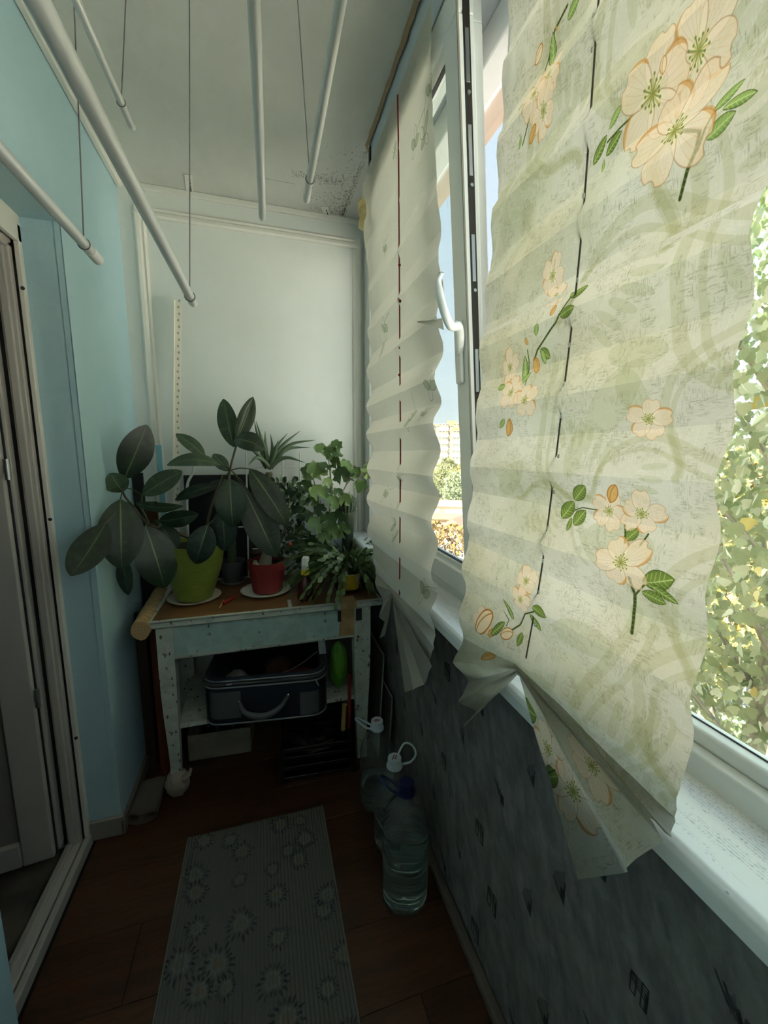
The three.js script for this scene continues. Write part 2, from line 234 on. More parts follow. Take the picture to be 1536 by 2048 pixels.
// ---------------------------------------------------------------- window
function frameRing(z0, z1, y0, y1, w, x0, x1, b = 0.004) { // four members
  return [box(x0, x1, y0, y0 + w, z0, z1, b), box(x0, x1, y1 - w, y1, z0, z1, b), box(x0, x1, y0 + w - 0.001, y1 - w + 0.001, z0, z0 + w, b), box(x0, x1, y0 + w - 0.001, y1 - w + 0.001, z1 - w, z1, b)];
}
{
  const Z = [-2.02, -1.56, -0.875, 0.36, ZN];
  const win = new THREE.Group(); win.name = 'window_1'; scene.add(win); win.userData = { kind: 'structure', label: 'white plastic window frame along the loggia', category: 'window' };
  part('frame', merge(box(FX0, FX0 + 0.042, SILL - 0.01, SILL + 0.036, Z[0], ZN, 0.005), box(FX0 + 0.03, FX1, SILL - 0.02, SILL + 0.004, Z[0], ZN, 0.003), box(FX0, FX1, WT - 0.04, WT + 0.04, Z[0], ZN, 0.005),
    ...Z.map((z) => box(FX0, FX1, SILL, WT, z - 0.034, z + 0.034, 0.005))), M.pvc, win);
  for (const [a, b] of [[0, 1], [2, 3], [3, 4]]) {
    const z0 = Z[a] + 0.034, z1 = Z[b] - 0.034, y0 = SILL + 0.036, y1 = WT - 0.04;
    part('glazing_bead', merge(frameRing(z0, z1, y0, y1, 0.024, FX0 + 0.016, FX0 + 0.05, 0.006)), M.pvc, win);
    part('gasket', merge(frameRing(z0 + 0.02, z1 - 0.02, y0 + 0.02, y1 - 0.02, 0.0055, FX0 + 0.034, FX0 + 0.0362, 0)), M.gasket, win);
    part('pane', box(FX0 + 0.036, FX0 + 0.04, y0 + 0.01, y1 - 0.01, z0 + 0.01, z1 - 0.01), M.glass, win);
  }
  // insect screen outside the opening sash
  const net = dataTex(64, 64, (u, v) => { const a = Math.abs((u * 8) % 1 - 0.5) > 0.34 || Math.abs((v * 8) % 1 - 0.5) > 0.34 ? 100 : 14; return [a, a, a]; }, false);
  const scr = thing('insect_screen', 'fine grey insect mesh stretched outside the tilted sash', 'screen');
  part('mesh_sheet', box(FX1 + 0.012, FX1 + 0.0125, SILL + 0.02, WT - 0.02, Z[1], Z[2] - 0.01), mat(0x8d959c, 0.8, { transparent: true, alphaMap: rep(net, 90, 90) }), scr);
  part('screen_frame', merge(frameRing(Z[1], Z[2] - 0.002, SILL + 0.01, WT - 0.01, 0.012, FX1 + 0.006, FX1 + 0.018, 0.002)), M.pvc, scr);
  // tilted sash: built upright about its bottom edge, then leant into the room
  const s0 = Z[1] - 0.012, s1 = -0.918, by = SILL + 0.03, ty = WT + 0.036;
  const sash = thing('window_sash', 'white plastic window sash tilted into the room', 'window sash', [FX0 + 0.012, by, 0]);
  sash.rotation.z = R(4.6);
  const H = ty - by, D0 = -0.024, D1 = 0.034;
  part('sash_frame', merge(frameRing(s0, s1, 0, H, 0.066, D0, D1 - 0.014, 0.006), frameRing(s0 + 0.014, s1 - 0.014, 0.014, H - 0.014, 0.05, D1 - 0.018, D1 + 0.012, 0.003)), M.pvc, sash);
  part('glazing_bead', merge(frameRing(s0 + 0.06, s1 - 0.06, 0.06, H - 0.06, 0.022, D0 + 0.014, D0 + 0.034, 0.006)), M.pvc, sash);
  part('gasket', merge(frameRing(s0 + 0.078, s1 - 0.078, 0.078, H - 0.078, 0.006, D0 + 0.02, D0 + 0.03, 0)), M.gasket, sash);
  part('pane', box(D0 + 0.03, D0 + 0.034, 0.07, H - 0.07, s0 + 0.07, s1 - 0.07), M.glass, sash);
  // hardware groove along the free edge
  part('hardware_groove', box(D0 + 0.014, D0 + 0.031, 0.01, H - 0.01, s1 - 0.002, s1 + 0.0006), mat(0x3b3732, 0.5, { metalness: 0.6 }), sash, 'dark metal hardware channel in sash edge');
  part('hardware_strip', merge(...[0.1, 0.32, 0.55, 0.8, 1.02, 1.2].map((y) => box(D0 + 0.018, D0 + 0.027, y, y + 0.1, s1 - 0.001, s1 + 0.0016, 0.0008)), ...[0.3, 0.53, 0.78, 1.0, 1.18].map((y) => rod([D0 + 0.0225, y, s1 - 0.001], [D0 + 0.0225, y, s1 + 0.004], 0.004))), M.steel, sash);
  part('seal_or_gap_shade', merge(box(D0 + 0.0, D0 + 0.004, 0.004, H - 0.004, s1 - 0.001, s1 + 0.002)), mat(0x8b8578, 0.8), sash);
  // handle
  const hp = part('handle', merge(box(D0 - 0.012, D0, 0.575, 0.725, s1 - 0.05, s1 - 0.018, 0.006)), M.pvc, sash, 'white lever handle turned up');
  sash.updateMatrixWorld(true); const toS = sash.matrixWorld.clone().invert(), hx = (X, a, b) => onX(X, a, b).applyMatrix4(toS);
  part('lever', merge(taper([V(D0 - 0.004, 0.648, s1 - 0.034), hx(0.445, 917, 656), hx(0.395, 900, 650), hx(0.379, 889, 625), hx(0.377, 880, 590), hx(0.379, 877, 560), hx(0.382, 884, 544)], [0.0105, 0.0115, 0.011, 0.0095, 0.009, 0.0088, 0.005], 12)), M.pvc, hp);
  // scissor stay on the frame
  const st = thing('scissor_stay', 'small steel scissor stay clipped between sash edge and window frame', 'window stay', [0, 0, 0]); st.position.copy(onX(0.522, 962, 556));
  part('arm', merge(extrude([[-0.006, 0], [0.006, 0], [0.012, 0.05], [0.004, 0.085], [-0.008, 0.085], [-0.01, 0.05]], 0.003, 0.0008).rotateY(Math.PI / 2).rotateX(-0.22)), M.steel, st);
  part('rivet', merge(rod([0, 0.07, -0.012], [0.008, 0.07, -0.012], 0.005), rod([0, 0.045, -0.008], [0.007, 0.045, -0.008], 0.004)), M.gasket, st);
  part('clip', merge(box(-0.002, 0.008, -0.02, 0.012, -0.006, 0.006, 0.002)), M.chrome, st);
}
// outer wall of our house: parapet face, lintel and the slab of the balcony above
struct('wall_outside_lintel', box(FX1 + 0.001, FX1 + 0.1, WT + 0.03, HC + 0.1, ZB - 3, 5), mat(0xc9b6a2, 0.9), 'beige plaster lintel outside the window', 'wall');
struct('balcony_slab', box(FX1 - 0.05, 0.86, HC + 0.03, HC + 0.2, -6, 5), mat(0xd8c3ac, 0.85, { bumpMap: rep(grain, 3, 3), bumpScale: 0.002 }), 'beige underside of the balcony slab above the window', 'slab');
// ---------------------------------------------------------------- pleated paper blinds
// folds: rows of 3 points (window-left edge, gather point, other edge); returns sheet rows, paper coordinates in metres and a pixel lookup
const FACET = 0.058;
function pleated(folds, width, hubS, cols, crumple, sd) {
  const rows = [], uvs = [], SUB = 4;
  const at = (f, s) => s < hubS ? f[0].clone().lerp(f[1], s / hubS) : f[1].clone().lerp(f[2], (s - hubS) / (1 - hubS));
  const zig = folds.map((f) => f.free ?? 0);
  for (let k = 0; k < folds.length - 1; k++) for (let q = 0; q < (k === folds.length - 2 ? SUB + 1 : SUB); q++) {
    const t = q / SUB, row = [], uvr = [];
    for (let j = 0; j <= cols; j++) {
      const s = j / cols, pa = at(folds[k], s), pb = at(folds[k + 1], s), p = pa.clone().lerp(pb, t), edge = Math.min(s, 1 - s) < 0.001 ? 1 : 0;
      p.x = lerp(pa.x, pb.x, lerp(t, smooth(t, 0, 1), Math.min(s, 1 - s) < 0.04 ? 0.75 : 0.3)); p.x += crumple * (fbm(s * 7 + sd, (k + t) * 0.9, sd, 3) * 1.6 + 0.5 * noise(s * 3 + sd, k * 1.7));
      p.y += 0.5 * crumple * noise(s * 5 + sd * 2, (k + t) * 0.6, 4.4);
      if (edge) p.z += 0.003 * noise(k + t, s * 9 + sd);
      row.push(p); uvr.push([s * width, (k + t) * FACET]);
    }
    rows.push(row); uvs.push(uvr);
  }
  const dots = rows.map((r) => r.map(project));
  const find = (px, py) => { // nearest paper point seen at a pixel, refined by the local grid
    let best = 1e9, bi = 0, bj = 0; for (let i = 0; i < dots.length; i++) for (let j = 0; j <= cols; j++) { const d = Math.hypot(dots[i][j][0] - px, dots[i][j][1] - py); if (d < best) { best = d; bi = i; bj = j; } }
    const i2 = bi + 1 < dots.length ? bi + 1 : bi - 1, j2 = bj < cols ? bj + 1 : bj - 1, o = dots[bi][bj], a = dots[i2][bj], b = dots[bi][j2];
    const ax = a[0] - o[0], ay = a[1] - o[1], bx = b[0] - o[0], by = b[1] - o[1], det = ax * by - ay * bx || 1e-6, X = px - o[0], Y = py - o[1], ta = clamp((X * by - Y * bx) / det, -1.5, 1.5), tb = clamp((ax * Y - ay * X) / det, -1.5, 1.5);
    return [uvs[bi][bj][0] + tb * (uvs[bi][j2][0] - uvs[bi][bj][0]), uvs[bi][bj][1] + ta * (uvs[i2][bj][1] - uvs[bi][bj][1])];
  };
  return { rows, uvs, find };
}
// the print: brush strokes of a woven ground, faint green damask scrolls, sprays of apple blossom. Drawn in metres, y down the paper.
function ground(x, w, h, pal) {
  x.fillStyle = pal.base; x.fillRect(0, 0, w, h);
  const patch = (n, a, b, col, al) => { for (let i = 0; i < n; i++) { const r = rr(a, b); x.save(); x.translate(rnd() * w, rnd() * h); x.scale(1, rr(0.5, 1.2)); x.rotate(rnd() * 3); const g = x.createRadialGradient(0, 0, 0, 0, 0, r); g.addColorStop(0, `rgba(${col},${al})`); g.addColorStop(1, `rgba(${col},0)`); x.fillStyle = g; x.fillRect(-r, -r, 2 * r, 2 * r); x.restore(); } };
  patch(46, 80, 300, pal.green, 0.32); patch(40, 60, 260, pal.cream, 0.28); patch(46, 60, 240, pal.white, 0.3);
  const n = Math.round(w * h / 30);
  for (let i = 0; i < n; i++) {
    const X = rnd() * w, Y = rnd() * h, f = fbm(X / 190, Y / 190, 1.1, 3), v = (Math.floor(X / 46) + Math.floor(Y / 52) + Math.floor(f * 6)) % 2 === 0;
    const d = fbm(X / 70, Y / 70, 8.2, 3); x.fillStyle = d > -0.05 ? `rgba(${pal.stroke},${rr(0.08, 0.32)})` : `rgba(${pal.white},${rr(0.08, 0.3)})`;
    const L = rr(3, 15), t = rr(0.7, 1.6); v ? x.fillRect(X, Y, t, L) : x.fillRect(X, Y, L, t);
  }
}
function damask(x, X, Y, s, a, col) { // dotted scroll with leaf lobes
  x.save(); x.translate(X, Y); x.rotate(a); x.scale(s, s); x.strokeStyle = `rgba(${col},.2)`; x.lineCap = 'round';
  for (const [w, o] of [[0.016, 0], [0.009, 0.026]]) { x.lineWidth = w; x.beginPath(); x.moveTo(-0.06 + o, -0.16); x.bezierCurveTo(-0.01 + o, -0.08, -0.09 + o, 0.02, 0.02 + o, 0.08); x.bezierCurveTo(0.07, 0.1, 0.12, 0.06, 0.14, 0.085); x.stroke(); }
  x.fillStyle = `rgba(${col},.18)`; for (let i = 0; i < 6; i++) { x.save(); x.translate(0.01 + i * 0.022, -0.02 - 0.012 * Math.sin(i)); x.rotate(-0.5 + i * 0.12); x.beginPath(); x.ellipse(0, 0, 0.007, 0.026, 0, 0, 7); x.fill(); x.restore(); }
  x.beginPath(); x.ellipse(-0.1, 0.1, 0.028, 0.06, 0.6, 0, 7); x.fill(); x.restore();
}
function petal(x, r, w, edge) {
  x.beginPath(); x.moveTo(0, 0); x.bezierCurveTo(-w * 0.9, -r * 0.25, -w * 1.15, -r * 0.92, -w * 0.25, -r * 0.98); x.bezierCurveTo(-w * 0.05, -r * 0.86, w * 0.1, -r * 0.9, w * 0.3, -r); x.bezierCurveTo(w * 1.15, -r * 0.88, w * 0.9, -r * 0.2, 0, 0); x.closePath();
  const g = x.createRadialGradient(0, 0, r * 0.1, 0, 0, r * 1.02); g.addColorStop(0, 'rgba(226,220,186,.8)'); g.addColorStop(0.35, 'rgba(234,214,196,.62)'); g.addColorStop(0.85, 'rgba(232,206,180,.64)'); g.addColorStop(1, 'rgba(222,190,158,.8)'); x.fillStyle = g; x.fill();
  x.lineWidth = r * 0.022; x.strokeStyle = 'rgba(150,108,72,.5)'; x.stroke();
  x.strokeStyle = 'rgba(196,146,110,.35)'; x.lineWidth = r * 0.012; for (let i = -2; i <= 2; i++) { x.beginPath(); x.moveTo(i * w * 0.06, -r * 0.2); x.quadraticCurveTo(i * w * 0.25, -r * 0.5, i * w * 0.3, -r * 0.85); x.stroke(); }
  if (edge) { x.beginPath(); x.moveTo(w * 0.3 * edge, -r); x.bezierCurveTo(w * 1.1 * edge, -r * 0.9, w * 0.95 * edge, -r * 0.5, w * 0.75 * edge, -r * 0.35); x.bezierCurveTo(w * 0.7 * edge, -r * 0.6, w * 0.75 * edge, -r * 0.8, w * 0.3 * edge, -r); x.fillStyle = 'rgba(192,128,56,.5)'; x.fill(); }
}
function blossom(x, X, Y, r, a = 0, sq = 1) {
  x.save(); x.translate(X, Y); x.scale(1, sq); x.rotate(a);
  for (let i = 0; i < 5; i++) { x.save(); x.rotate(i * 1.2566 + 0.12 * Math.sin(i * 5 + a * 7)); petal(x, r * (0.92 + 0.12 * Math.sin(i * 3.1 + a)), r * 0.46, [1, 0, -1, 0, 1][(i + Math.round(a * 3 + 20)) % 5]); x.restore(); }
  x.lineWidth = r * 0.03; for (let i = 0; i < 16; i++) { const q = i * 0.393, l = r * (0.16 + 0.14 * ((i * 7) % 5) / 5); x.strokeStyle = i % 2 ? 'rgba(120,128,66,.8)' : 'rgba(172,162,90,.8)'; x.beginPath(); x.moveTo(0, 0); x.lineTo(l * Math.cos(q), l * Math.sin(q)); x.stroke(); x.fillStyle = 'rgba(112,118,60,.8)'; x.beginPath(); x.arc(l * Math.cos(q), l * Math.sin(q), r * 0.026, 0, 7); x.fill(); }
  x.restore();
}
function leafPrint(x, X, Y, L, a, wd = 0.34, dark = 0) {
  x.save(); x.translate(X, Y); x.rotate(a); x.beginPath(); x.moveTo(0, 0); x.bezierCurveTo(L * 0.2, -L * wd, L * 0.7, -L * wd * 1.1, L, 0); x.bezierCurveTo(L * 0.7, L * wd * 0.9, L * 0.25, L * wd * 0.9, 0, 0);
  const g = x.createLinearGradient(0, -L * wd, 0, L * wd); g.addColorStop(0, dark ? '#5d7034' : '#7c9350'); g.addColorStop(0.5, dark ? '#71853f' : '#8fa663'); g.addColorStop(1, dark ? '#4c5e2a' : '#5f7a3a'); x.fillStyle = g; x.fill();
  x.strokeStyle = 'rgba(52,66,24,.8)'; x.lineWidth = L * 0.022; x.stroke(); x.strokeStyle = 'rgba(196,206,150,.8)'; x.lineWidth = L * 0.03; x.beginPath(); x.moveTo(0, 0); x.lineTo(L * 0.95, 0); x.stroke();
  x.lineWidth = L * 0.014; for (let i = 1; i < 6; i++) for (const s of [-1, 1]) { x.beginPath(); x.moveTo(L * i * 0.14, 0); x.lineTo(L * (i * 0.14 + 0.13), s * L * wd * 0.6); x.stroke(); } x.restore();
}
function bud(x, X, Y, L, a, orange = 1) { x.save(); x.translate(X, Y); x.rotate(a); x.beginPath(); x.moveTo(0, 0); x.bezierCurveTo(L * 0.25, -L * 0.4, L * 0.9, -L * 0.34, L, 0); x.bezierCurveTo(L * 0.9, L * 0.34, L * 0.25, L * 0.4, 0, 0); x.fillStyle = orange ? 'rgba(204,158,92,.85)' : 'rgba(234,210,182,.9)'; x.fill(); x.lineWidth = L * 0.05; x.strokeStyle = 'rgba(164,98,30,.85)'; x.stroke(); x.beginPath(); x.moveTo(L * 0.05, 0); x.quadraticCurveTo(L * 0.5, -L * 0.22, L * 0.95, 0); x.strokeStyle = 'rgba(160,96,30,.6)'; x.stroke(); x.restore(); }
function stem(x, pts, w = 0.0035) { x.lineCap = 'round'; x.strokeStyle = '#64713d'; x.lineWidth = w; x.beginPath(); pts.forEach(([a, b], i) => x[i ? 'lineTo' : 'moveTo'](a, b)); x.stroke(); x.setLineDash([w * 0.5, w * 0.9]); x.strokeStyle = '#3d4427'; x.lineWidth = w * 0.7; x.stroke(); x.setLineDash([]); }

const XB = 0.405;
const blindPal = { base: '#c8c5bc', green: '166,168,140', cream: '212,202,176', white: '224,224,222', stroke: '106,104,80' };
const zRightBlind = (y) => -0.268, zLeftEdge = (y) => y > 1.7 ? lerp(-0.705, -0.655, (y - 1.7) / 0.6) : lerp(-0.705, -0.772, clamp((1.7 - y) / 0.75, 0, 1));
{
  const folds = [], AMP = 0.017, H0 = 0.42;
  for (let k = 0; k <= 25; k++) {
    const ridge = k % 2 === 1, y = 2.386 - k * (2.386 - 1.049) / 25, x = XB + (ridge ? -AMP : AMP) * 0.85 * (0.9 + 0.2 * rnd());
    const z0 = zLeftEdge(y) + (ridge ? 0.018 : -0.018), z1 = zRightBlind(y), yl = y + rr(-0.003, 0.003), yr = y + rr(-0.003, 0.003) + (k > 20 ? (k - 20) * 0.002 : 0);
    const l = V(x, yl, z0), r = V(lerp(XB, x, 0.52), yr, z1), h = l.clone().lerp(r, H0); folds.push([l, h, r]);
  }
  const tri = (l, lx, hx, r, rx, hub = [1034, 1338]) => folds.push([onX(lx, ...l), onX(hx, ...hub), onX(rx, ...r)]);
  tri([926, 1277], 0.420, 0.412, [1350, 1636], 0.424, [1030, 1326]);
  tri([905, 1325], 0.384, 0.398, [1342, 1673], 0.385, [1030, 1334]);
  tri([938, 1362], 0.417, 0.406, [1300, 1634], 0.404, [1033, 1338]);
  tri([926, 1384], 0.402, 0.401, [1326, 1681], 0.398, [1035, 1340]);
  tri([915, 1403], 0.386, 0.388, [1259, 1733], 0.366, [1036, 1341]);
  tri([952, 1424], 0.416, 0.404, [1246, 1745], 0.396, [1037, 1342]);
  tri([927, 1455], 0.396, 0.400, [1155, 1761], 0.402, [1037, 1346]);
  const WD = 0.46, P = pleated(folds, WD, H0, 44, 0.0035, 1.3), PXM = 2000, VH = 2048 / PXM, N = folds.length - 1;
  const total = N * FACET, V0 = total - 2 * VH;  // two canvases cover the lower two metres of paper, which is all that shows
  const F = (px, py) => P.find(px, py);
  const print = (x) => {
    for (const [px, py, s, a] of [[1440, 600, 1, 0.1], [1420, 740, 0.7, 1.2], [1110, 890, 0.8, 0.2], [1300, 915, 0.6, 2], [1420, 1180, 0.8, 1], [1300, 480, 0.9, 2.2], [1200, 1440, 1, 0.5], [1270, 1560, 0.8, 0.4], [1350, 1390, 0.9, 0.8], [1120, 1010, 0.6, 2.6], [1090, 250, 0.9, 0.3], [1470, 80, 1, 1.3], [1240, 60, 1, 0.4]]) { const [u, v] = F(px, py); damask(x, u, v, s, a, '138,142,88'); }
    const B = (px, py, r, a, sq) => { const [u, v] = F(px, py); blossom(x, u, v, r, a, sq); };
    const Lf = (px, py, qx, qy, wd, dk) => { const [u, v] = F(px, py), [s, t] = F(qx, qy); leafPrint(x, u, v, Math.hypot(s - u, t - v), Math.atan2(t - v, s - u), wd, dk); };
    const Bd = (px, py, qx, qy, o) => { const [u, v] = F(px, py), [s, t] = F(qx, qy); bud(x, u, v, Math.hypot(s - u, t - v), Math.atan2(t - v, s - u), o); };
    const St = (w, ...p) => stem(x, p.map((q) => F(...q)), w);
    // top left spray
    St(0.003, [1072, 200], [1095, 130], [1110, 60], [1135, 10]); St(0.0022, [1045, 290], [1060, 230]);
    Lf(1102, 130, 1106, 65, 0.24); Lf(1135, 40, 1160, -10, 0.3); Lf(1046, 205, 1036, 222, 0.4); Lf(1042, 270, 1038, 300, 0.25);
    B(1097, 150, 0.032, 2.2, 1.1); B(1068, 188, 0.034, 0.4, 1.15); B(1088, 222, 0.03, 3.4, 1.1); Bd(1072, 248, 1060, 288); Bd(1115, 60, 1118, 84); Bd(1070, 130, 1085, 88, 0);
    // top right spray
    St(0.004, [1352, 262], [1400, 262], [1392, 300], [1375, 340], [1360, 398]); St(0.0025, [1395, 300], [1425, 230], [1440, 210]); St(0.002, [1215, 285], [1265, 232], [1300, 190]);
    Lf(1428, 222, 1490, 158, 0.3); Lf(1445, 218, 1515, 182, 0.22); Lf(1412, 280, 1472, 222, 0.3); Lf(1350, 190, 1384, 150, 0.35, 1); Lf(1218, 258, 1243, 210, 0.3); Lf(1212, 312, 1243, 262, 0.3, 1); Lf(1186, 330, 1214, 270, 0.3, 1); Lf(1206, 345, 1208, 318, 0.24);
    B(1397, 102, 0.044, 0.9, 1.15); B(1305, 188, 0.046, 0.2, 1.2); B(1349, 262, 0.052, 2.3, 1.15); Bd(1325, 150, 1328, 112, 0);
    // middle left spray
    St(0.0035, [1145, 590], [1110, 645], [1075, 700], [1068, 720]); St(0.002, [1055, 700], [1058, 720], [1050, 770]); St(0.0018, [1110, 520], [1105, 560]);
    B(1105, 552, 0.028, 0.5); B(1112, 592, 0.022, 2); Bd(1100, 630, 1112, 610, 1); Lf(1140, 592, 1176, 572, 0.42, 1); Lf(1120, 632, 1148, 612, 0.4, 1); Lf(1072, 672, 1074, 645, 0.45); Lf(1080, 700, 1102, 718, 0.35, 1); Lf(1082, 700, 1092, 728, 0.3); Lf(1046, 766, 1050, 712, 0.2); Lf(1040, 770, 1062, 745, 0.25);
    B(1020, 735, 0.026, 1.1, 1.2); B(1022, 785, 0.034, 0.1); B(1048, 800, 0.032, 2.4); Bd(1070, 715, 1075, 745); Bd(1055, 690, 1050, 676, 1); Bd(1019, 838, 1017, 872); Lf(1010, 838, 1000, 856, 0.3); Lf(1010, 772, 996, 776, 0.4);
    // single flower
    B(1297, 838, 0.029, 2.7, 0.95);
    // big lower spray
    St(0.0042, [1258, 1155], [1270, 1190], [1268, 1225], [1264, 1266]); St(0.003, [1250, 1050], [1250, 1085]); St(0.0018, [1195, 1020], [1165, 1015], [1150, 1020]); St(0.0025, [1270, 1190], [1290, 1168]); St(0.0022, [1298, 1068], [1280, 1090]);
    Lf(1150, 1000, 1170, 972, 0.45, 1); Lf(1124, 1036, 1148, 1003, 0.45, 1); Lf(1147, 1050, 1172, 1020, 0.45, 1); Lf(1134, 1062, 1144, 1035, 0.26, 1); Lf(1252, 1080, 1278, 1058, 0.45, 1); Lf(1286, 1166, 1345, 1162, 0.42, 1); Lf(1284, 1184, 1332, 1208, 0.4, 1); Lf(1300, 1170, 1356, 1208, 0.24, 1);
    B(1218, 1022, 0.030, 0.3); B(1283, 1028, 0.030, 1.4); B(1238, 1128, 0.038, 2.1); Bd(1220, 1005, 1230, 970, 1);
    // bottom left spray
    St(0.003, [1072, 1222], [1050, 1228], [1040, 1250], [1010, 1268]); St(0.0018, [1012, 1252], [1018, 1240], [1008, 1222]);
    B(1052, 1162, 0.028, 0.9); B(1040, 1200, 0.026, 2.6); B(965, 1238, 0.034, 1.9, 0.8); Bd(952, 1262, 985, 1225, 0); Bd(1000, 1270, 1026, 1265, 0); Bd(985, 1278, 976, 1270);
    Lf(1064, 1214, 1092, 1235, 0.4, 1); Lf(1060, 1228, 1082, 1262, 0.32, 1); Lf(1028, 1240, 1006, 1198, 0.18, 1); Lf(982, 1270, 1010, 1245, 0.24, 1); Lf(1045, 1265, 1034, 1292, 0.35, 1); Bd(962, 1318, 990, 1310);
    // sprays on the gathered flaps
    Lf(1050, 1412, 1072, 1432, 0.4, 1); B(1096, 1498, 0.048, 0.2); B(1146, 1582, 0.05, 1.3); Lf(1092, 1556, 1116, 1552, 0.5, 1); Lf(1098, 1600, 1092, 1556, 0.3, 1); St(0.003, [1088, 1550], [1110, 1540]); B(1184, 1532, 0.046, 2.2);
  };
  const mk = (off) => texOf(canvas(Math.round(WD * PXM), 2048, (x, w, h) => { ground(x, w, h, blindPal); x.save(); x.scale(PXM, PXM); x.translate(0, -(V0 + off)); const s = seed; print(x); seed = s; x.restore(); }));
  const texs = [mk(0), mk(VH)].map((t) => { t.flipY = false; return t; });
  const cutRow = P.rows.findIndex((r, i) => P.uvs[i][0][1] >= V0 + VH - 1e-6);
  const bl = thing('pleated_blind', 'large floral pleated paper blind with dark cord and fanned-out bottom', 'blind');
  const mats = texs.map((t) => mat(0xe4e3dd, 1, { map: t, transmission: 0.5, thickness: 0, specularIntensity: 0.15 }));
  const g1 = sheet(P.rows.slice(0, cutRow + 1), P.uvs.slice(0, cutRow + 1).map((r) => r.map(([u, v]) => [u / WD, (v - V0) / VH])));
  const g2 = sheet(P.rows.slice(cutRow), P.uvs.slice(cutRow).map((r) => r.map(([u, v]) => [u / WD, (v - V0 - VH) / VH])));
  part('upper_paper', toCreasedNormals(g1, 0.32), mats[0], bl); part('lower_paper', toCreasedNormals(g2, 0.32), mats[1], bl);
  part('cord', tube([onX(XB - 0.002, 1200, -40), onX(XB - 0.002, 1160, 500), onX(XB - 0.002, 1128, 780), onX(XB - 0.002, 1083, 1140), onX(XB - 0.006, 1052, 1316)], 0.0013, 6, 40), mat(0x655648, 0.7), bl, 'thin dark cord threaded through pleats');
  part('clip', merge(...[[1186, 33], [1184, 99], [1178, 240], [1167, 392], [1155, 560], [1147, 622], [1138, 690], [1128, 768], [1122, 832], [1117, 912], [1108, 984], [1094, 1056], [1086, 1122], [1078, 1185], [1070, 1250], [1054, 1308]].map(([a, b]) => { const p = onX(XB - 0.004, a, b); return moved(cbox(0.002, 0.006, 0.003, 0.0008), p.x, p.y, p.z); })), mat(0xf2efe6, 0.3), bl, 'tiny white cord eyelets');
}
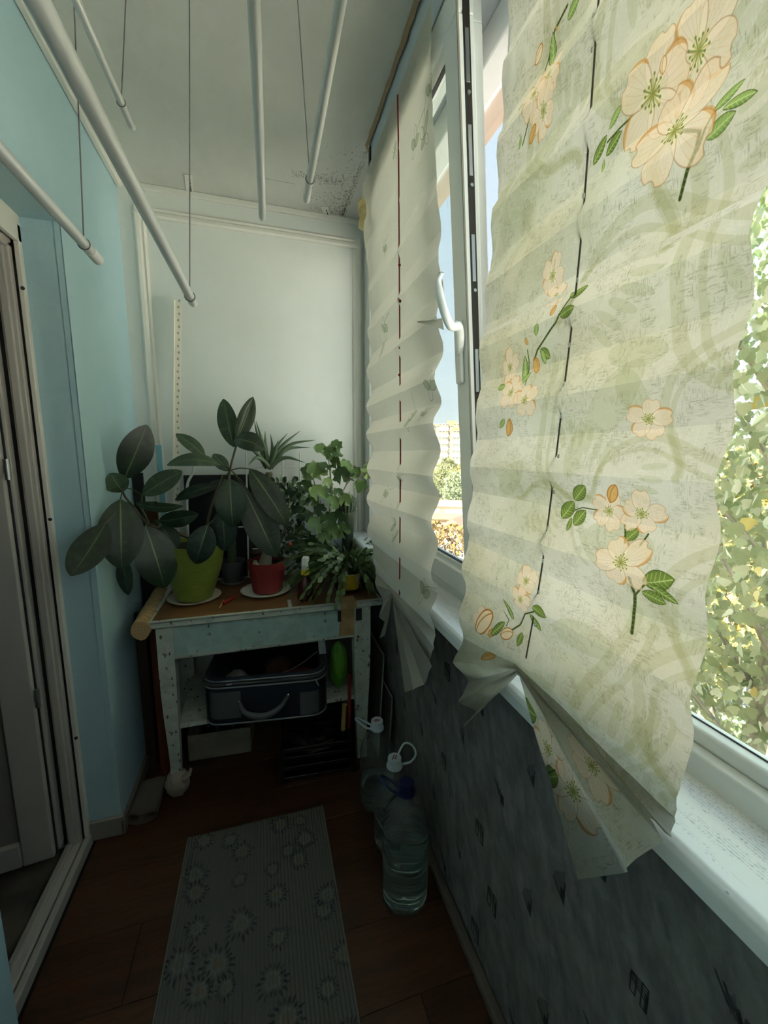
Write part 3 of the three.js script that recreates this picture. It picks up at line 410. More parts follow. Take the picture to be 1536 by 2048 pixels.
{ // smaller blind over the tilted sash
  const folds = [], H0 = 0.40, X2 = 0.402;
  const hs = [[2.385, 2.385], [2.30, 2.30], [2.232, 2.235], [2.165, 2.165], [2.098, 2.10], [2.031, 2.03], [1.964, 1.965], [1.897, 1.90], [1.83, 1.832], [1.763, 1.765], [1.696, 1.70], [1.629, 1.632], [1.562, 1.566], [1.512, 1.515], [1.462, 1.465], [1.397, 1.402], [1.331, 1.34], [1.27, 1.286], [1.211, 1.232], [1.15, 1.17], [1.086, 1.105], [1.03, 1.04]];
  hs.forEach(([a, b], k) => { const ridge = k % 2 === 0, amp = lerp(0.004, 0.017, smooth(k, 2, 12)) * (0.85 + 0.3 * rnd()), x = X2 + (ridge ? -amp : amp) - (k < 2 ? 0.0 : 0);
    const l = V(x, a, lerp(-1.55, -1.66, smooth(a, 1.9, 2.38)) + (ridge ? 0.02 : -0.016)), r = V(x, b, lerp(-0.905, -1.0, smooth(b, 1.7, 2.385)) + (ridge ? 0.014 : -0.014)); folds.push([l, l.clone().lerp(r, H0), r]); });
  const tri = (l, lx, hx, r, rx, hub = [783, 1186]) => folds.push([onX(lx, ...l), onX(hx, ...hub), onX(rx, ...r)]);
  tri([747, 1116], 0.388, 0.39, [861, 1227], 0.386, [788, 1163]);
  tri([751, 1146], 0.412, 0.405, [871, 1262], 0.412, [783, 1176]);
  tri([752, 1170], 0.388, 0.392, [868, 1296], 0.384, [783, 1182]);
  tri([766, 1202], 0.414, 0.403, [857, 1322], 0.41, [783, 1186]);
  tri([758, 1234], 0.39, 0.393, [864, 1333], 0.38, [784, 1188]);
  tri([772, 1246], 0.415, 0.403, [848, 1369], 0.405, [784, 1190]);
  tri([759, 1278], 0.395, 0.394, [826, 1379], 0.378, [785, 1192]);
  tri([770, 1270], 0.41, 0.40, [809, 1384], 0.40, [785, 1198]);
  const WD = 0.66, P = pleated(folds, WD, H0, 40, 0.003, 5.7), N = folds.length - 1, Ht = N * FACET;
  const pal = blindPal;
  // hung with its printed face to the window: the room sees the plain back of the paper, with faint show-through of the print drawn on as thin grey-green outlines
  const c = canvas(1024, 2048, (x, w, h) => {
    x.fillStyle = '#c9c6b9'; x.fillRect(0, 0, w, h);
    for (let i = 0; i < 26000; i++) { const X = rnd() * w, Y = rnd() * h, L = rr(3, 16), f = rnd() < 0.5; x.fillStyle = `rgba(${f ? '150,148,134' : '240,240,236'},${rr(0.03, 0.16)})`; rnd() < 0.5 ? x.fillRect(X, Y, L, rr(0.8, 1.8)) : x.fillRect(X, Y, rr(0.8, 1.8), L); }
    x.save(); x.scale(w / WD, h / Ht); x.lineCap = 'round';
    for (const [px, py, s] of [[850, 270, 1], [830, 290, 0.8], [860, 180, 0.7], [770, 660, 0.8], [860, 775, 1], [820, 840, 0.9], [845, 830, 0.6], [770, 990, 0.8], [790, 1050, 0.8], [790, 1075, 0.6], [848, 1185, 1.1], [765, 700, 0.8], [800, 960, 0.6], [790, 300, 0.7], [770, 500, 0.6]]) {
      const [u, v] = P.find(px, py); x.save(); x.translate(u, v); x.scale(s * 1.3, s * 1.3); x.rotate(px % 3); x.strokeStyle = 'rgba(112,120,92,.7)'; x.lineWidth = 0.0015;
      x.beginPath(); x.moveTo(-0.05, -0.05); x.quadraticCurveTo(-0.02, 0, 0, 0.01); x.stroke();
      for (let i = 0; i < 4; i++) { x.save(); x.rotate(i * 1.3); x.beginPath(); x.ellipse(0.014, 0.004, 0.015, 0.008, 0.3, 0, 7); if (i % 2) { x.fillStyle = 'rgba(134,144,112,.5)'; x.fill(); } x.stroke(); x.restore(); }
      x.restore();
    }
    x.restore();
  });
  const t = texOf(c); t.flipY = false;
  const bl = thing('pleated_blind', 'narrower pale pleated paper blind with red cord in front of tilted sash', 'blind');
  const m = mat(0xffffff, 1, { map: t, transmission: 0.5, thickness: 0, specularIntensity: 0.15 });
  part('paper', toCreasedNormals(sheet(P.rows, P.uvs.map((r) => r.map(([u, v]) => [u / WD, v / Ht]))), 0.32), m, bl);
  const cp = [[795, 190], [797, 300], [798, 450], [799, 600], [800, 760], [801, 900], [800, 1050], [799, 1190]].map(([a, b]) => onX(X2 - 0.004, a, b));
  part('cord', tube(cp, 0.0022, 6, 60), mat(0x8a1220, 0.75), bl, 'red wool cord');
  for (const [a, b] of [[800, 695], [800, 602], [799, 530], [799, 750]]) { const p = onX(X2 - 0.012, a, b); part('knot', moved(new THREE.SphereGeometry(0.0042, 8, 6), p.x, p.y, p.z), mat(0x9c1526, 0.75), bl, 'small red cord knot'); }
  part('cord_loop', tube([onX(X2 - 0.02, 800, 606), onX(X2 - 0.02, 796, 596), onX(X2 - 0.02, 801, 600)], 0.001, 5), mat(0x9c1526, 0.75), bl);
  // torn corner curling into the room by the handle
  const tr = [[onX(0.372, 834, 643), onX(0.385, 862, 640), onX(0.395, 884, 636)], [onX(0.376, 836, 645), onX(0.38, 866, 652), onX(0.392, 888, 660)]];
  part('torn_flap', sheet(tr), m, bl, 'torn corner curling outwards');
  // foil scrap stuck at the top corner
  const fs = solo('foil_scrap', toCreasedNormals(sheet([[V(-0.012, 0.05, 0), V(0.0, 0.058, 0.01), V(0.02, 0.05, 0.0)], [V(-0.026, 0.03, 0.008), V(-0.004, 0.03, -0.006), V(0.018, 0.024, 0.004)], [V(-0.014, 0.008, -0.004), V(0, 0.004, 0.008), V(0.02, 0.008, 0)], [V(-0.02, -0.02, 0.008), V(-0.008, -0.022, -0.004), V(0.008, -0.016, 0.004)], [V(-0.018, -0.045, 0), V(-0.004, -0.052, 0.006), V(0.006, -0.044, 0)]]), 0.2), mat(0xe9d9a8, 0.28, { metalness: 0.5 }), 'crumpled golden foil scrap hanging beside the pale blind', 'foil scrap');
  fs.position.copy(onX(0.372, 724, 432)); fs.rotation.y = 0.5;
}
// ---------------------------------------------------------------- our house round the loggia, and the dark room behind the door
{
  const hm = mat(0xc2b29c, 0.9);
  struct('house_wall_above', box(-11, FX1 + 0.08, HC + 0.15, 7.0, -30, 22), hm, 'our house above the loggia', 'house');
  struct('house_wall_below', box(-11, FX1 + 0.08, -13, -0.16, -30, 22), hm, 'our house below the loggia', 'house');
  struct('house_wall_far', box(-11, FX1 + 0.08, -0.16, HC + 0.15, -30, ZB - 0.1), hm, 'our house beyond the end wall', 'house');
  struct('house_wall_near', box(-11, FX1 + 0.08, -0.16, HC + 0.15, ZN + 0.11, 22), hm, 'our house behind the near end wall', 'house');
  const rm = mat(0x8b8178, 0.9), X0 = -4.2, X1 = XF - 0.12;
  struct('floor_room', box(X0, XF - 0.01, -0.12, -0.012, ZB - 0.09, ZN + 0.1), mat(0xffffff, 0.95, { map: rep(blotch('#4a443d', '#675e54', 1.4), 2, 2), bumpMap: rep(grain, 4, 4), bumpScale: 0.002 }), 'dull grey brown floor of the room behind the door', 'floor');
  struct('ceiling_room', box(X0, X1, HC - 0.02, HC + 0.1, ZB - 0.09, ZN + 0.1), rm, 'ceiling of the dark room', 'ceiling');
  struct('wall_room_back', box(X0 - 0.1, X0, -0.1, HC, ZB - 0.09, ZN + 0.1), rm, 'back wall of the dark room', 'wall');
  struct('wall_room_far', box(X0, X1, -0.1, HC, ZB - 0.19, ZB - 0.09), rm, 'far wall of the dark room', 'wall');
  struct('wall_room_near', box(X0, X1, -0.1, HC, ZN + 0.1, ZN + 0.2), rm, 'near wall of the dark room', 'wall');
}
// door frame and the opened leaf
{
  const d = new THREE.Group(); d.name = 'door_1'; scene.add(d); d.userData = { kind: 'structure', label: 'white plastic balcony door frame with raised threshold', category: 'door frame' };
  const top = 2.015, fz = DZ0 + 0.02;
  part('frame_face', merge(box(XF - 0.012, XF + 0.002, 0.0, top + 0.02, DZ0, fz, 0.003), box(XF - 0.012, XF + 0.002, top - 0.03, top + 0.05, DZ0, DZ1, 0.004), box(XF - 0.012, XF + 0.002, 0, top + 0.02, DZ1 - 0.05, DZ1, 0.003)), M.pvcWarm, d);
  part('frame_gap_shade', box(XF - 0.02, XF - 0.011, 0.02, top - 0.02, DZ0 + 0.001, fz - 0.004), M.dark, d);  // dark strip standing in for the shade in the gap beside the frame
  part('jamb', merge(box(XF - 0.058, XF - 0.019, 0.02, top - 0.03, DZ0, fz + 0.012, 0.004), box(XF - 0.05, XF - 0.03, 0.02, top - 0.03, DZ0, fz + 0.02, 0.003), box(XF - 0.07, XF - 0.019, top - 0.05, top - 0.02, DZ0, DZ1, 0.004), box(XF - 0.058, XF - 0.019, 0.02, top, DZ1 - 0.04, DZ1, 0.004)), M.pvcDull, d);
  part('seal_or_gap_shade', box(XF - 0.0715, XF - 0.0575, 0.02, top - 0.03, DZ0, fz + 0.004), M.dark, d);  // dark strip put in for the shaded gap between jamb and leaf
  part('threshold', merge(box(XF - 0.012, XF + 0.008, -0.012, 0.03, DZ0, DZ1 - 0.0, 0.004), box(XF - 0.066, XF - 0.018, -0.012, 0.026, DZ0, DZ1, 0.007), box(XF - 0.05, XF - 0.038, -0.012, 0.034, DZ0, DZ1, 0.003)), M.pvcDull, d);
  part('plug', merge(...[0.42, 1.18, 1.86].map((y) => rod([XF - 0.004, y, fz - 0.004], [XF + 0.0, y, fz + 0.003], 0.005))), M.gasket, d);
  const leaf = thing('balcony_door', 'white plastic balcony door leaf standing open into the dark room', 'door', [XF - 0.075, 0, DZ0 + 0.082], 0);
  leaf.rotation.y = R(7);
  const W = 0.62, H = top - 0.06, F = 0.085, z0 = -0.065, z1 = 0, y0 = 0.035;
  part('leaf_frame', merge(box(-F, 0, y0, H, z0, z1, 0.006), box(-W, -W + F, y0, H, z0, z1, 0.006), box(-W + F, -F, y0, y0 + F, z0, z1, 0.006), box(-W + F, -F, H - F, H, z0, z1, 0.006), box(-W + F, -F, 0.66, 0.66 + F, z0, z1, 0.006), box(-0.0, 0.012, y0 + 0.01, H - 0.01, z0, z0 + 0.04, 0.003)), M.pvcDull, leaf);
  part('rebate', merge(box(-0.004, 0.004, y0, H, z1 - 0.024, z1 - 0.016), box(-0.004, 0.004, y0, H, z1 - 0.042, z1 - 0.036)), M.gasket, leaf);
  part('lower_panel', box(-W + F - 0.004, -F + 0.004, y0 + F, 0.66, z0 + 0.02, z1 - 0.016), mat(0x8f8881, 0.5), leaf);
  part('pane', box(-W + F - 0.006, -F + 0.006, 0.66 + F, H - F, z0 + 0.03, z0 + 0.034), M.glass, leaf);
  part('gasket', merge(...[[-F - 0.006, -F, 0.66 + F, H - F], [-W + F, -W + F + 0.006, 0.66 + F, H - F], [-W + F, -F, 0.66 + F, 0.666 + F]].map(([a, b, c, e]) => box(a, b, c, e, z1 - 0.016, z1 - 0.006))), M.gasket, leaf);
  for (const [y] of [[0.62], [1.34]]) { const h = part('hinge', merge(rod([0.012, y - 0.03, 0.006], [0.012, y + 0.03, 0.006], 0.0075), box(0.002, 0.012, y - 0.012, y + 0.012, -0.006, 0.006, 0.002)), M.steel, leaf); }
}
// ---------------------------------------------------------------- ceiling airer: five tubes on cords
{
  const tubeM = mat(0xc9c9c6, 0.3, { metalness: 0.35, clearcoat: 0.3 }), cordM = mat(0x6d6a66, 0.8), capM = mat(0xd6d6d2, 0.4);
  const spec = [ // far end pixel, another pixel on the tube, depth of the far end, radius, cord foot pixel, cord top pixel
    ['third airer tube with its cord fixed near the blue wall, raised high and thin', [264, 254], [152, 0], -1.36, 0.0085, [255, 214], [265, 0]],
    ['lowest white airer tube slanting down in front of end wall', [386, 605], [74, 0], -1.22, 0.0108, [387, 582], [387, 0]],
    ['white airer tube hanging in front of blue door niche', [196, 519], [-2, 298], -1.24, 0.0112, [187, 492], [168, 0]],
    ['white airer tube in the middle of the ceiling, no cord at its tip', [525, 434], [508, 0], -1.18, 0.009, null, null],
    ['white airer tube hanging closest to the window side', [613, 399], [682, 0], -1.14, 0.0085, [610, 358], [585, 0]],
  ];
  const labels = ['thin high airer tube beside the blue wall', 'lowest airer tube, its cord crossing the white end wall', 'airer tube crossing in front of the blue door niche', 'airer tube under the middle of the ceiling with no cord at its tip', 'airer tube nearest the window side of the ceiling'];
  spec.forEach(([, e, o, z, r, cf, ct], i) => {
    const a = onZ(z, ...e), d = ray(...o); // the tube runs level along the loggia: same height as its far end
    const b = EYE.clone().addScaledVector(d, (a.y - EYE.y) / d.y), dir = b.clone().sub(a).normalize(), near = a.clone().addScaledVector(dir, 1.75);
    const g = thing('airer_tube', labels[i], 'airer tube', [0, 0, 0], 0, 'tubes of the ceiling airer');
    part('tube', rod(a, near, r, r, 20), tubeM, g);
    part('end_cap', merge(moved(new THREE.SphereGeometry(r * 1.01, 16, 10), a.x, a.y, a.z), i === 2 ? rod(a, a.clone().addScaledVector(dir, 0.05), r * 1.12, r * 1.12, 20) : rod(a, a.clone().addScaledVector(dir, 0.008), r * 1.03, r * 1.03, 20)), capM, g);
    const cords = [];
    if (cf) { const f = onZ(z, ...cf), t = onZ(f.z, ...ct); const foot = a.clone().addScaledVector(dir, i === 1 ? 0.045 : 0.08); const up = V(foot.x + (t.x - f.x) * (HC - foot.y) / (t.y - f.y), HC - 0.002, foot.z + 0.0); cords.push([foot, up]); }
    const nf = a.clone().addScaledVector(dir, 1.6); cords.push([nf, V(nf.x, HC - 0.002, nf.z)]);
    if (!cf) { const q = a.clone().addScaledVector(dir, 1.1); cords.push([q, V(q.x, HC - 0.002, q.z)]); }
    cords.forEach(([p, q]) => part('cord', merge(rod(p, q, 0.0014, 0.0014, 6), new THREE.TorusGeometry(r + 0.0012, 0.0013, 6, 16).applyQuaternion(new THREE.Quaternion().setFromUnitVectors(V(0, 0, 1), dir)).translate(p.x, p.y, p.z)), cordM, g));
  });
}
// perforated fixing strips where the end wall meets the ceiling
for (const [px, py, lab] of [[378, 367, 'small perforated fixing strip on ceiling above the middle of the end wall'], [654, 428, 'small perforated fixing strip on ceiling near the mould stains']]) {
  const p = onY(HC, px, py), g = thing('fixing_strip', lab, 'bracket', [p.x, HC - 0.003, p.z], px < 500 ? 0.1 : -0.35);
  part('plate', merge(cbox(0.03, 0.002, 0.13, 0.0008), moved(cbox(0.026, 0.018, 0.002), 0, -0.008, -0.064)), M.trimWhite, g);
  part('slot', merge(...[-0.045, -0.03, -0.012, 0.012, 0.035].map((z, i) => moved(cbox(i % 2 ? 0.005 : 0.004, 0.0012, 0.014), 0.005, -0.0016, z)), ...[-0.008, 0.0, 0.008].map((x) => moved(cbox(0.003, 0.008, 0.001), x, -0.009, -0.0655 + 0.0025))), M.dark, g);
}
// ---------------------------------------------------------------- outside
const GY = -13;
{
  const c = blotch('#bdb8b0', '#d0cbc3', 1.6);
  struct('ground', box(-60, 420, GY - 0.5, GY, -420, 220), mat(0xffffff, 1, { map: rep(c, 0.03, 0.03) }), 'dry autumn ground far below', 'ground');
  struct('road', merge(box(24, 33, GY, GY + 0.05, -200, 60)), mat(0x9a9a9c, 0.9), 'grey asphalt road below the house', 'road');
  const dir = (deg) => V(Math.sin(R(deg)), 0, -Math.cos(R(deg)));
  // apartment block
  const P = dir(26.4).multiplyScalar(188), b = thing('apartment_block', 'sunlit yellowish apartment block with white balcony stacks', 'building', [P.x, GY, P.z], R(-26 + 8));
  const wallM = mat(0x97835a, 0.9), bandM = mat(0x8f7850, 0.9), balM = mat(0xbab5a8, 0.8), winM = mat(0x6f6a5c, 0.3), frM = mat(0xf4f2ea, 0.6);
  const FH = 2.9, NF = 9, BW = 44, HT = FH * NF - 0.6;
  part('wall', box(-BW / 2, BW / 2, 0, HT, -13, 0), wallM, b); part('roof', merge(box(-BW / 2 - 0.3, BW / 2 + 0.3, HT, HT + 0.8, -13.3, 0.3), box(-3, 1, HT + 0.8, HT + 2.6, -9, -5)), bandM, b);
  part('mast', rod([2, HT, -5], [2, HT + 4.5, -5], 0.08), winM, b);
  const wg = merge(box(-0.75, 0.75, 0, 1.5, -0.02, 0.02)), wf = merge(box(-0.85, 0.85, -0.1, 1.6, -0.03, 0.0), box(-0.05, 0.05, 0, 1.5, 0, 0.05)), bg = merge(box(-2.1, 2.1, -0.15, 1.0, 0, 1.3), box(-2.1, 2.1, 2.5, 2.65, 0, 1.3)), bw = box(-2.0, 2.0, 1.0, 2.5, 0.9, 1.0), bp = box(-0.07, 0.07, 1.0, 2.5, 1.0, 1.25);
  for (let f = 0; f < NF; f++) for (let k = -2; k <= 2; k++) {
    const y = f * FH + 0.5, x = 0.9 + k * 6.4, q = part('balcony', bg, (f === NF - 1 && k === 0) ? mat(0xb5703c, 0.8) : balM, b); q.position.set(x, y, 0);
    part('pane', bw, winM, q); for (const px of [-0.7, 0.7]) part('post', bp, frM, q).position.x = px;
    for (const dx of [-3.2]) { const w = part('window', wf, frM, b); w.position.set(x + dx, y + 0.5, 0.02); part('pane', wg, winM, w); }
  }
  // low houses between
  const Hs = (deg, dist, w, dp, h, rh, wc, rc, turn, lab) => { const p = dir(deg).multiplyScalar(dist), o = thing('low_house', lab, 'house', [p.x, GY, p.z], R(turn)); part('wall', box(-w / 2, w / 2, 0, h, -dp / 2, dp / 2), mat(wc, 0.9), o); const g = extrude([[-dp / 2 - 0.5, 0], [dp / 2 + 0.5, 0], [0, rh]], w + 0.8); g.rotateY(Math.PI / 2); g.translate(-w / 2 - 0.4, h, 0); part('roof', g, mat(rc, 0.85), o); for (let k = 0; k < 3; k++) part('window', box(-w / 2 + 1 + k * w / 3, -w / 2 + 2.2 + k * w / 3, h * 0.35, h * 0.75, dp / 2, dp / 2 + 0.05), winM, o); return o; };
  Hs(27.0, 64, 3.4, 3.6, 2.6, 1.6, 0xb8aaa4, 0x8f5a50, 40, 'small pale shed with red gabled roof beyond golden shrubs');
  Hs(23.2, 76, 11, 5, 2.2, 0.7, 0xa88e6e, 0x9c7550, -22, 'long low garage with ochre roof');
  Hs(29.5, 92, 18, 7, 2.6, 0.9, 0xb3a28c, 0xa58868, -26, 'long pale garage row with sandy roof');
  // trees
  const quad = new THREE.BufferGeometry(); quad.setAttribute('position', new THREE.Float32BufferAttribute([-0.5, 0, 0.06, 0, 0.5, 0, 0.5, 0, 0.06, 0, -0.55, 0.02], 3)); quad.setIndex([0, 3, 1, 3, 2, 1]); quad.computeVertexNormals(); quad.setAttribute('uv', new THREE.Float32BufferAttribute([0, 0.5, 0.5, 1, 1, 0.5, 0.5, 0], 2));
  const foliage = (o, n, rx, h0, h1, size, cols, label, shape = 1) => {
    const im = new THREE.InstancedMesh(quad, mat(0xffffff, 0.8, { transmission: 0.3, thickness: 0 }), n), m4 = new THREE.Matrix4(), q = new THREE.Quaternion(), e = new THREE.Euler(), col = new THREE.Color();
    for (let i = 0; i < n; i++) { const t = rnd(), y = lerp(h0, h1, t), a = rnd() * 6.283, lump = 0.75 + 0.5 * noise(Math.cos(a) * 1.7 + o.position.x, t * 6, Math.sin(a) * 1.7), r = rx * Math.pow(Math.sin(Math.PI * clamp(t * 0.93 + 0.05, 0, 1)), 0.6 * shape) * Math.sqrt(rr(0.25, 1)) * lump; e.set(rnd() * 6, rnd() * 6, rnd() * 6); const s = size * rr(0.6, 1.3); m4.compose(V(r * Math.cos(a), y, r * Math.sin(a)), q.setFromEuler(e), V(s, s, s)); im.setMatrixAt(i, m4); col.set(cols[Math.floor(rnd() * cols.length)]).multiplyScalar(rr(0.75, 1.15)); im.setColorAt(i, col); }
    im.name = 'foliage'; im.userData = { kind: 'stuff' }; shade(im); o.add(im); return im;
  };
  const tree = (deg, dist, h, r, size, cols, lab, n = 1500, h0 = 0.18) => { const p = dir(deg).multiplyScalar(dist), o = thing('tree', lab, 'tree', [p.x, GY, p.z]); part('trunk', taper([[0, 0, 0], [0.1, h * 0.4, 0.1], [0, h * 0.9, 0]], [0.02 * h, 0.014 * h, 0.004 * h]), mat(0x7a6c58, 0.9), o); foliage(o, n, r, h * h0, h, size, cols, lab); return o; };
  const gold = ['#8f6c2c', '#987832', '#805f28', '#a08442', '#76592a'], yel = ['#928238', '#887c36', '#7a7236', '#9a8a44'], grn = ['#7d8a5c', '#8b946a', '#6c7a52', '#98a074'], ygr = ['#747438', '#6c6f3a', '#827c3c', '#5e6634'];
  tree(26.6, 30, 8.9, 4.2, 0.3, gold, 'dense golden autumn shrub below the sash, standing closest to the house', 2600, 0.05); tree(22.6, 33, 8.8, 3.6, 0.3, gold, 'golden autumn shrub beside the long garage', 1800, 0.05);
  tree(26.6, 104, 9.2, 4.4, 0.6, grn, 'grey green round tree in front of apartment block', 1600); tree(24.9, 108, 9.6, 3.8, 0.6, ygr, 'yellow green tree at the foot of apartment block', 1400); tree(28, 118, 12.5, 4.6, 0.6, yel, 'bright yellow tree right before the apartment block', 1200); tree(25.4, 128, 12, 6, 0.7, ygr, 'tall yellow green tree under the block balconies', 1400);
  tree(58, 26, 14.6, 3.0, 0.4, yel, 'bright yellow tree behind the grey poplar', 2600); tree(52, 30, 12.5, 4, 0.42, grn, 'grey green tree across the road behind the poplar', 2200); tree(64, 34, 13, 4.5, 0.45, grn, 'grey green tree far behind the poplar', 1800); tree(59, 48, 12.5, 6, 0.5, ygr, 'wide dull green tree beyond the road', 2000);
  // grey poplar close to the window
  const pp = V(4.3, GY, -2.45), o = thing('poplar_tree', 'tall grey green poplar close outside the window', 'tree', [pp.x, pp.y, pp.z]);
  const bark = mat(0xffffff, 0.9, { map: rep(blotch('#8e8a80', '#b9b4a6', 1.5), 2, 2) });
  const T0 = V(0, 0, 0), T1 = V(0.25, 22, 0.2); part('trunk', taper([T0, [0.05, 8, 0.1], [0.18, 14, 0.1], T1], [0.13, 0.1, 0.07, 0.02], 10), bark, o);
  const tips = [];
  for (let i = 0; i < 46; i++) { const y = 8.5 + i * 0.24, a = i * 2.4, L = rr(0.9, 1.7), p0 = V(0.12, y, 0.1), p1 = V(0.12 + 0.45 * L * Math.cos(a), y + 0.55 * L, 0.1 + 0.45 * L * Math.sin(a)), p2 = V(0.12 + L * Math.cos(a), y + 1.1 * L, 0.1 + L * Math.sin(a)); part('branch', taper([p0, p1, p2], [0.035, 0.018, 0.006], 6), bark, o); for (let k = 0; k < 330; k++) { const t = Math.pow(rnd(), 0.6); tips.push(p0.clone().lerp(p1, Math.min(1, t * 2)).lerp(p2, Math.max(0, t * 2 - 1)).add(V(rr(-0.4, 0.4), rr(-0.4, 0.3), rr(-0.4, 0.4)))); } }
  const lg = new THREE.ShapeGeometry((() => { const s = new THREE.Shape(); s.moveTo(0, 0); s.lineTo(0.42, 0.12); s.lineTo(0.5, 0.42); s.lineTo(0.3, 0.5); s.lineTo(0.26, 0.74); s.lineTo(0, 1); s.lineTo(-0.26, 0.72); s.lineTo(-0.32, 0.5); s.lineTo(-0.5, 0.4); s.lineTo(-0.4, 0.12); s.closePath(); return s; })()); { const p = lg.attributes.position; for (let i = 0; i < p.count; i++) p.setZ(i, 0.22 * p.getX(i) * p.getX(i) - 0.12 * p.getY(i) * p.getY(i)); lg.computeVertexNormals(); }
  const pc = ['#a3b08c', '#b6bfa2', '#94a37c', '#c4cab4', '#aab694', '#8b9b74', '#c2b366'], pm = pc.map((c) => mat(c, 0.55, { transmission: 0.35, thickness: 0 }));
  const seen = []; tips.forEach((t, i) => { const w = t.clone().add(pp), [x, y] = project(w), d = w.distanceTo(EYE); if (w.x > 1 && x > 1375 && x < 1545 && y > 560 && y < 1540) seen.push([d, i]); }); seen.sort((a, b) => a[0] - b[0]);
  const chosen = new Set(seen.slice(0, 280).map((q) => q[1])), rest = []; const e = new THREE.Euler(), q = new THREE.Quaternion();
  tips.forEach((t, i) => { e.set(rr(-0.6, 0.9), rnd() * 6.28, rr(2.4, 3.9)); q.setFromEuler(e); const s = rr(0.07, 0.12); if (chosen.has(i)) { const l = part('leaf', lg, pm[Math.floor(rnd() * 6.2)], o); l.position.copy(t); l.quaternion.copy(q); l.scale.setScalar(s); } else rest.push([t, q.clone(), s]); });
  const im = new THREE.InstancedMesh(lg, mat(0xffffff, 0.55, { transmission: 0.35, thickness: 0 }), rest.length), m4 = new THREE.Matrix4(), col = new THREE.Color(); rest.forEach(([t, qq, s], i) => { im.setMatrixAt(i, m4.compose(t, qq, V(s, s, s))); im.setColorAt(i, col.set(pc[Math.floor(rnd() * 6)])); }); im.name = 'foliage'; im.userData = { kind: 'stuff' }; o.add(shade(im));
}
// ---------------------------------------------------------------- old painted table
const TY = 0.76;
const chipped = (base, under, n, dens = 1) => texOf(canvas(512, 512, (x, w, h) => { // paint with scuffs and chips down to wood and primer
  x.fillStyle = base; x.fillRect(0, 0, w, h);
  for (let i = 0; i < 260; i++) { x.fillStyle = `rgba(${rnd() < 0.5 ? '120,120,108' : '232,236,230'},${rr(0.03, 0.12)})`; x.beginPath(); x.ellipse(rnd() * w, rnd() * h, rr(3, 30), rr(2, 50), rnd() * 3, 0, 7); x.fill(); }
  for (let i = 0; i < n; i++) { const X = rnd() * w, Y = rnd() * h, s = rr(1, 6) * dens; x.fillStyle = under; x.globalAlpha = rr(0.5, 0.95); x.beginPath(); for (let k = 0; k < 7; k++) x[k ? 'lineTo' : 'moveTo'](X + s * rr(0.3, 1.2) * Math.cos(k * 0.9), Y + s * rr(0.5, 2.6) * Math.sin(k * 0.9)); x.fill(); }
  x.globalAlpha = 1;
}));
const tapeM = mat(0xffffff, 0.5, { map: rep(blotch('#a98a5e', '#c3a478', 1.2), 6, 6), clearcoat: 0.2 });
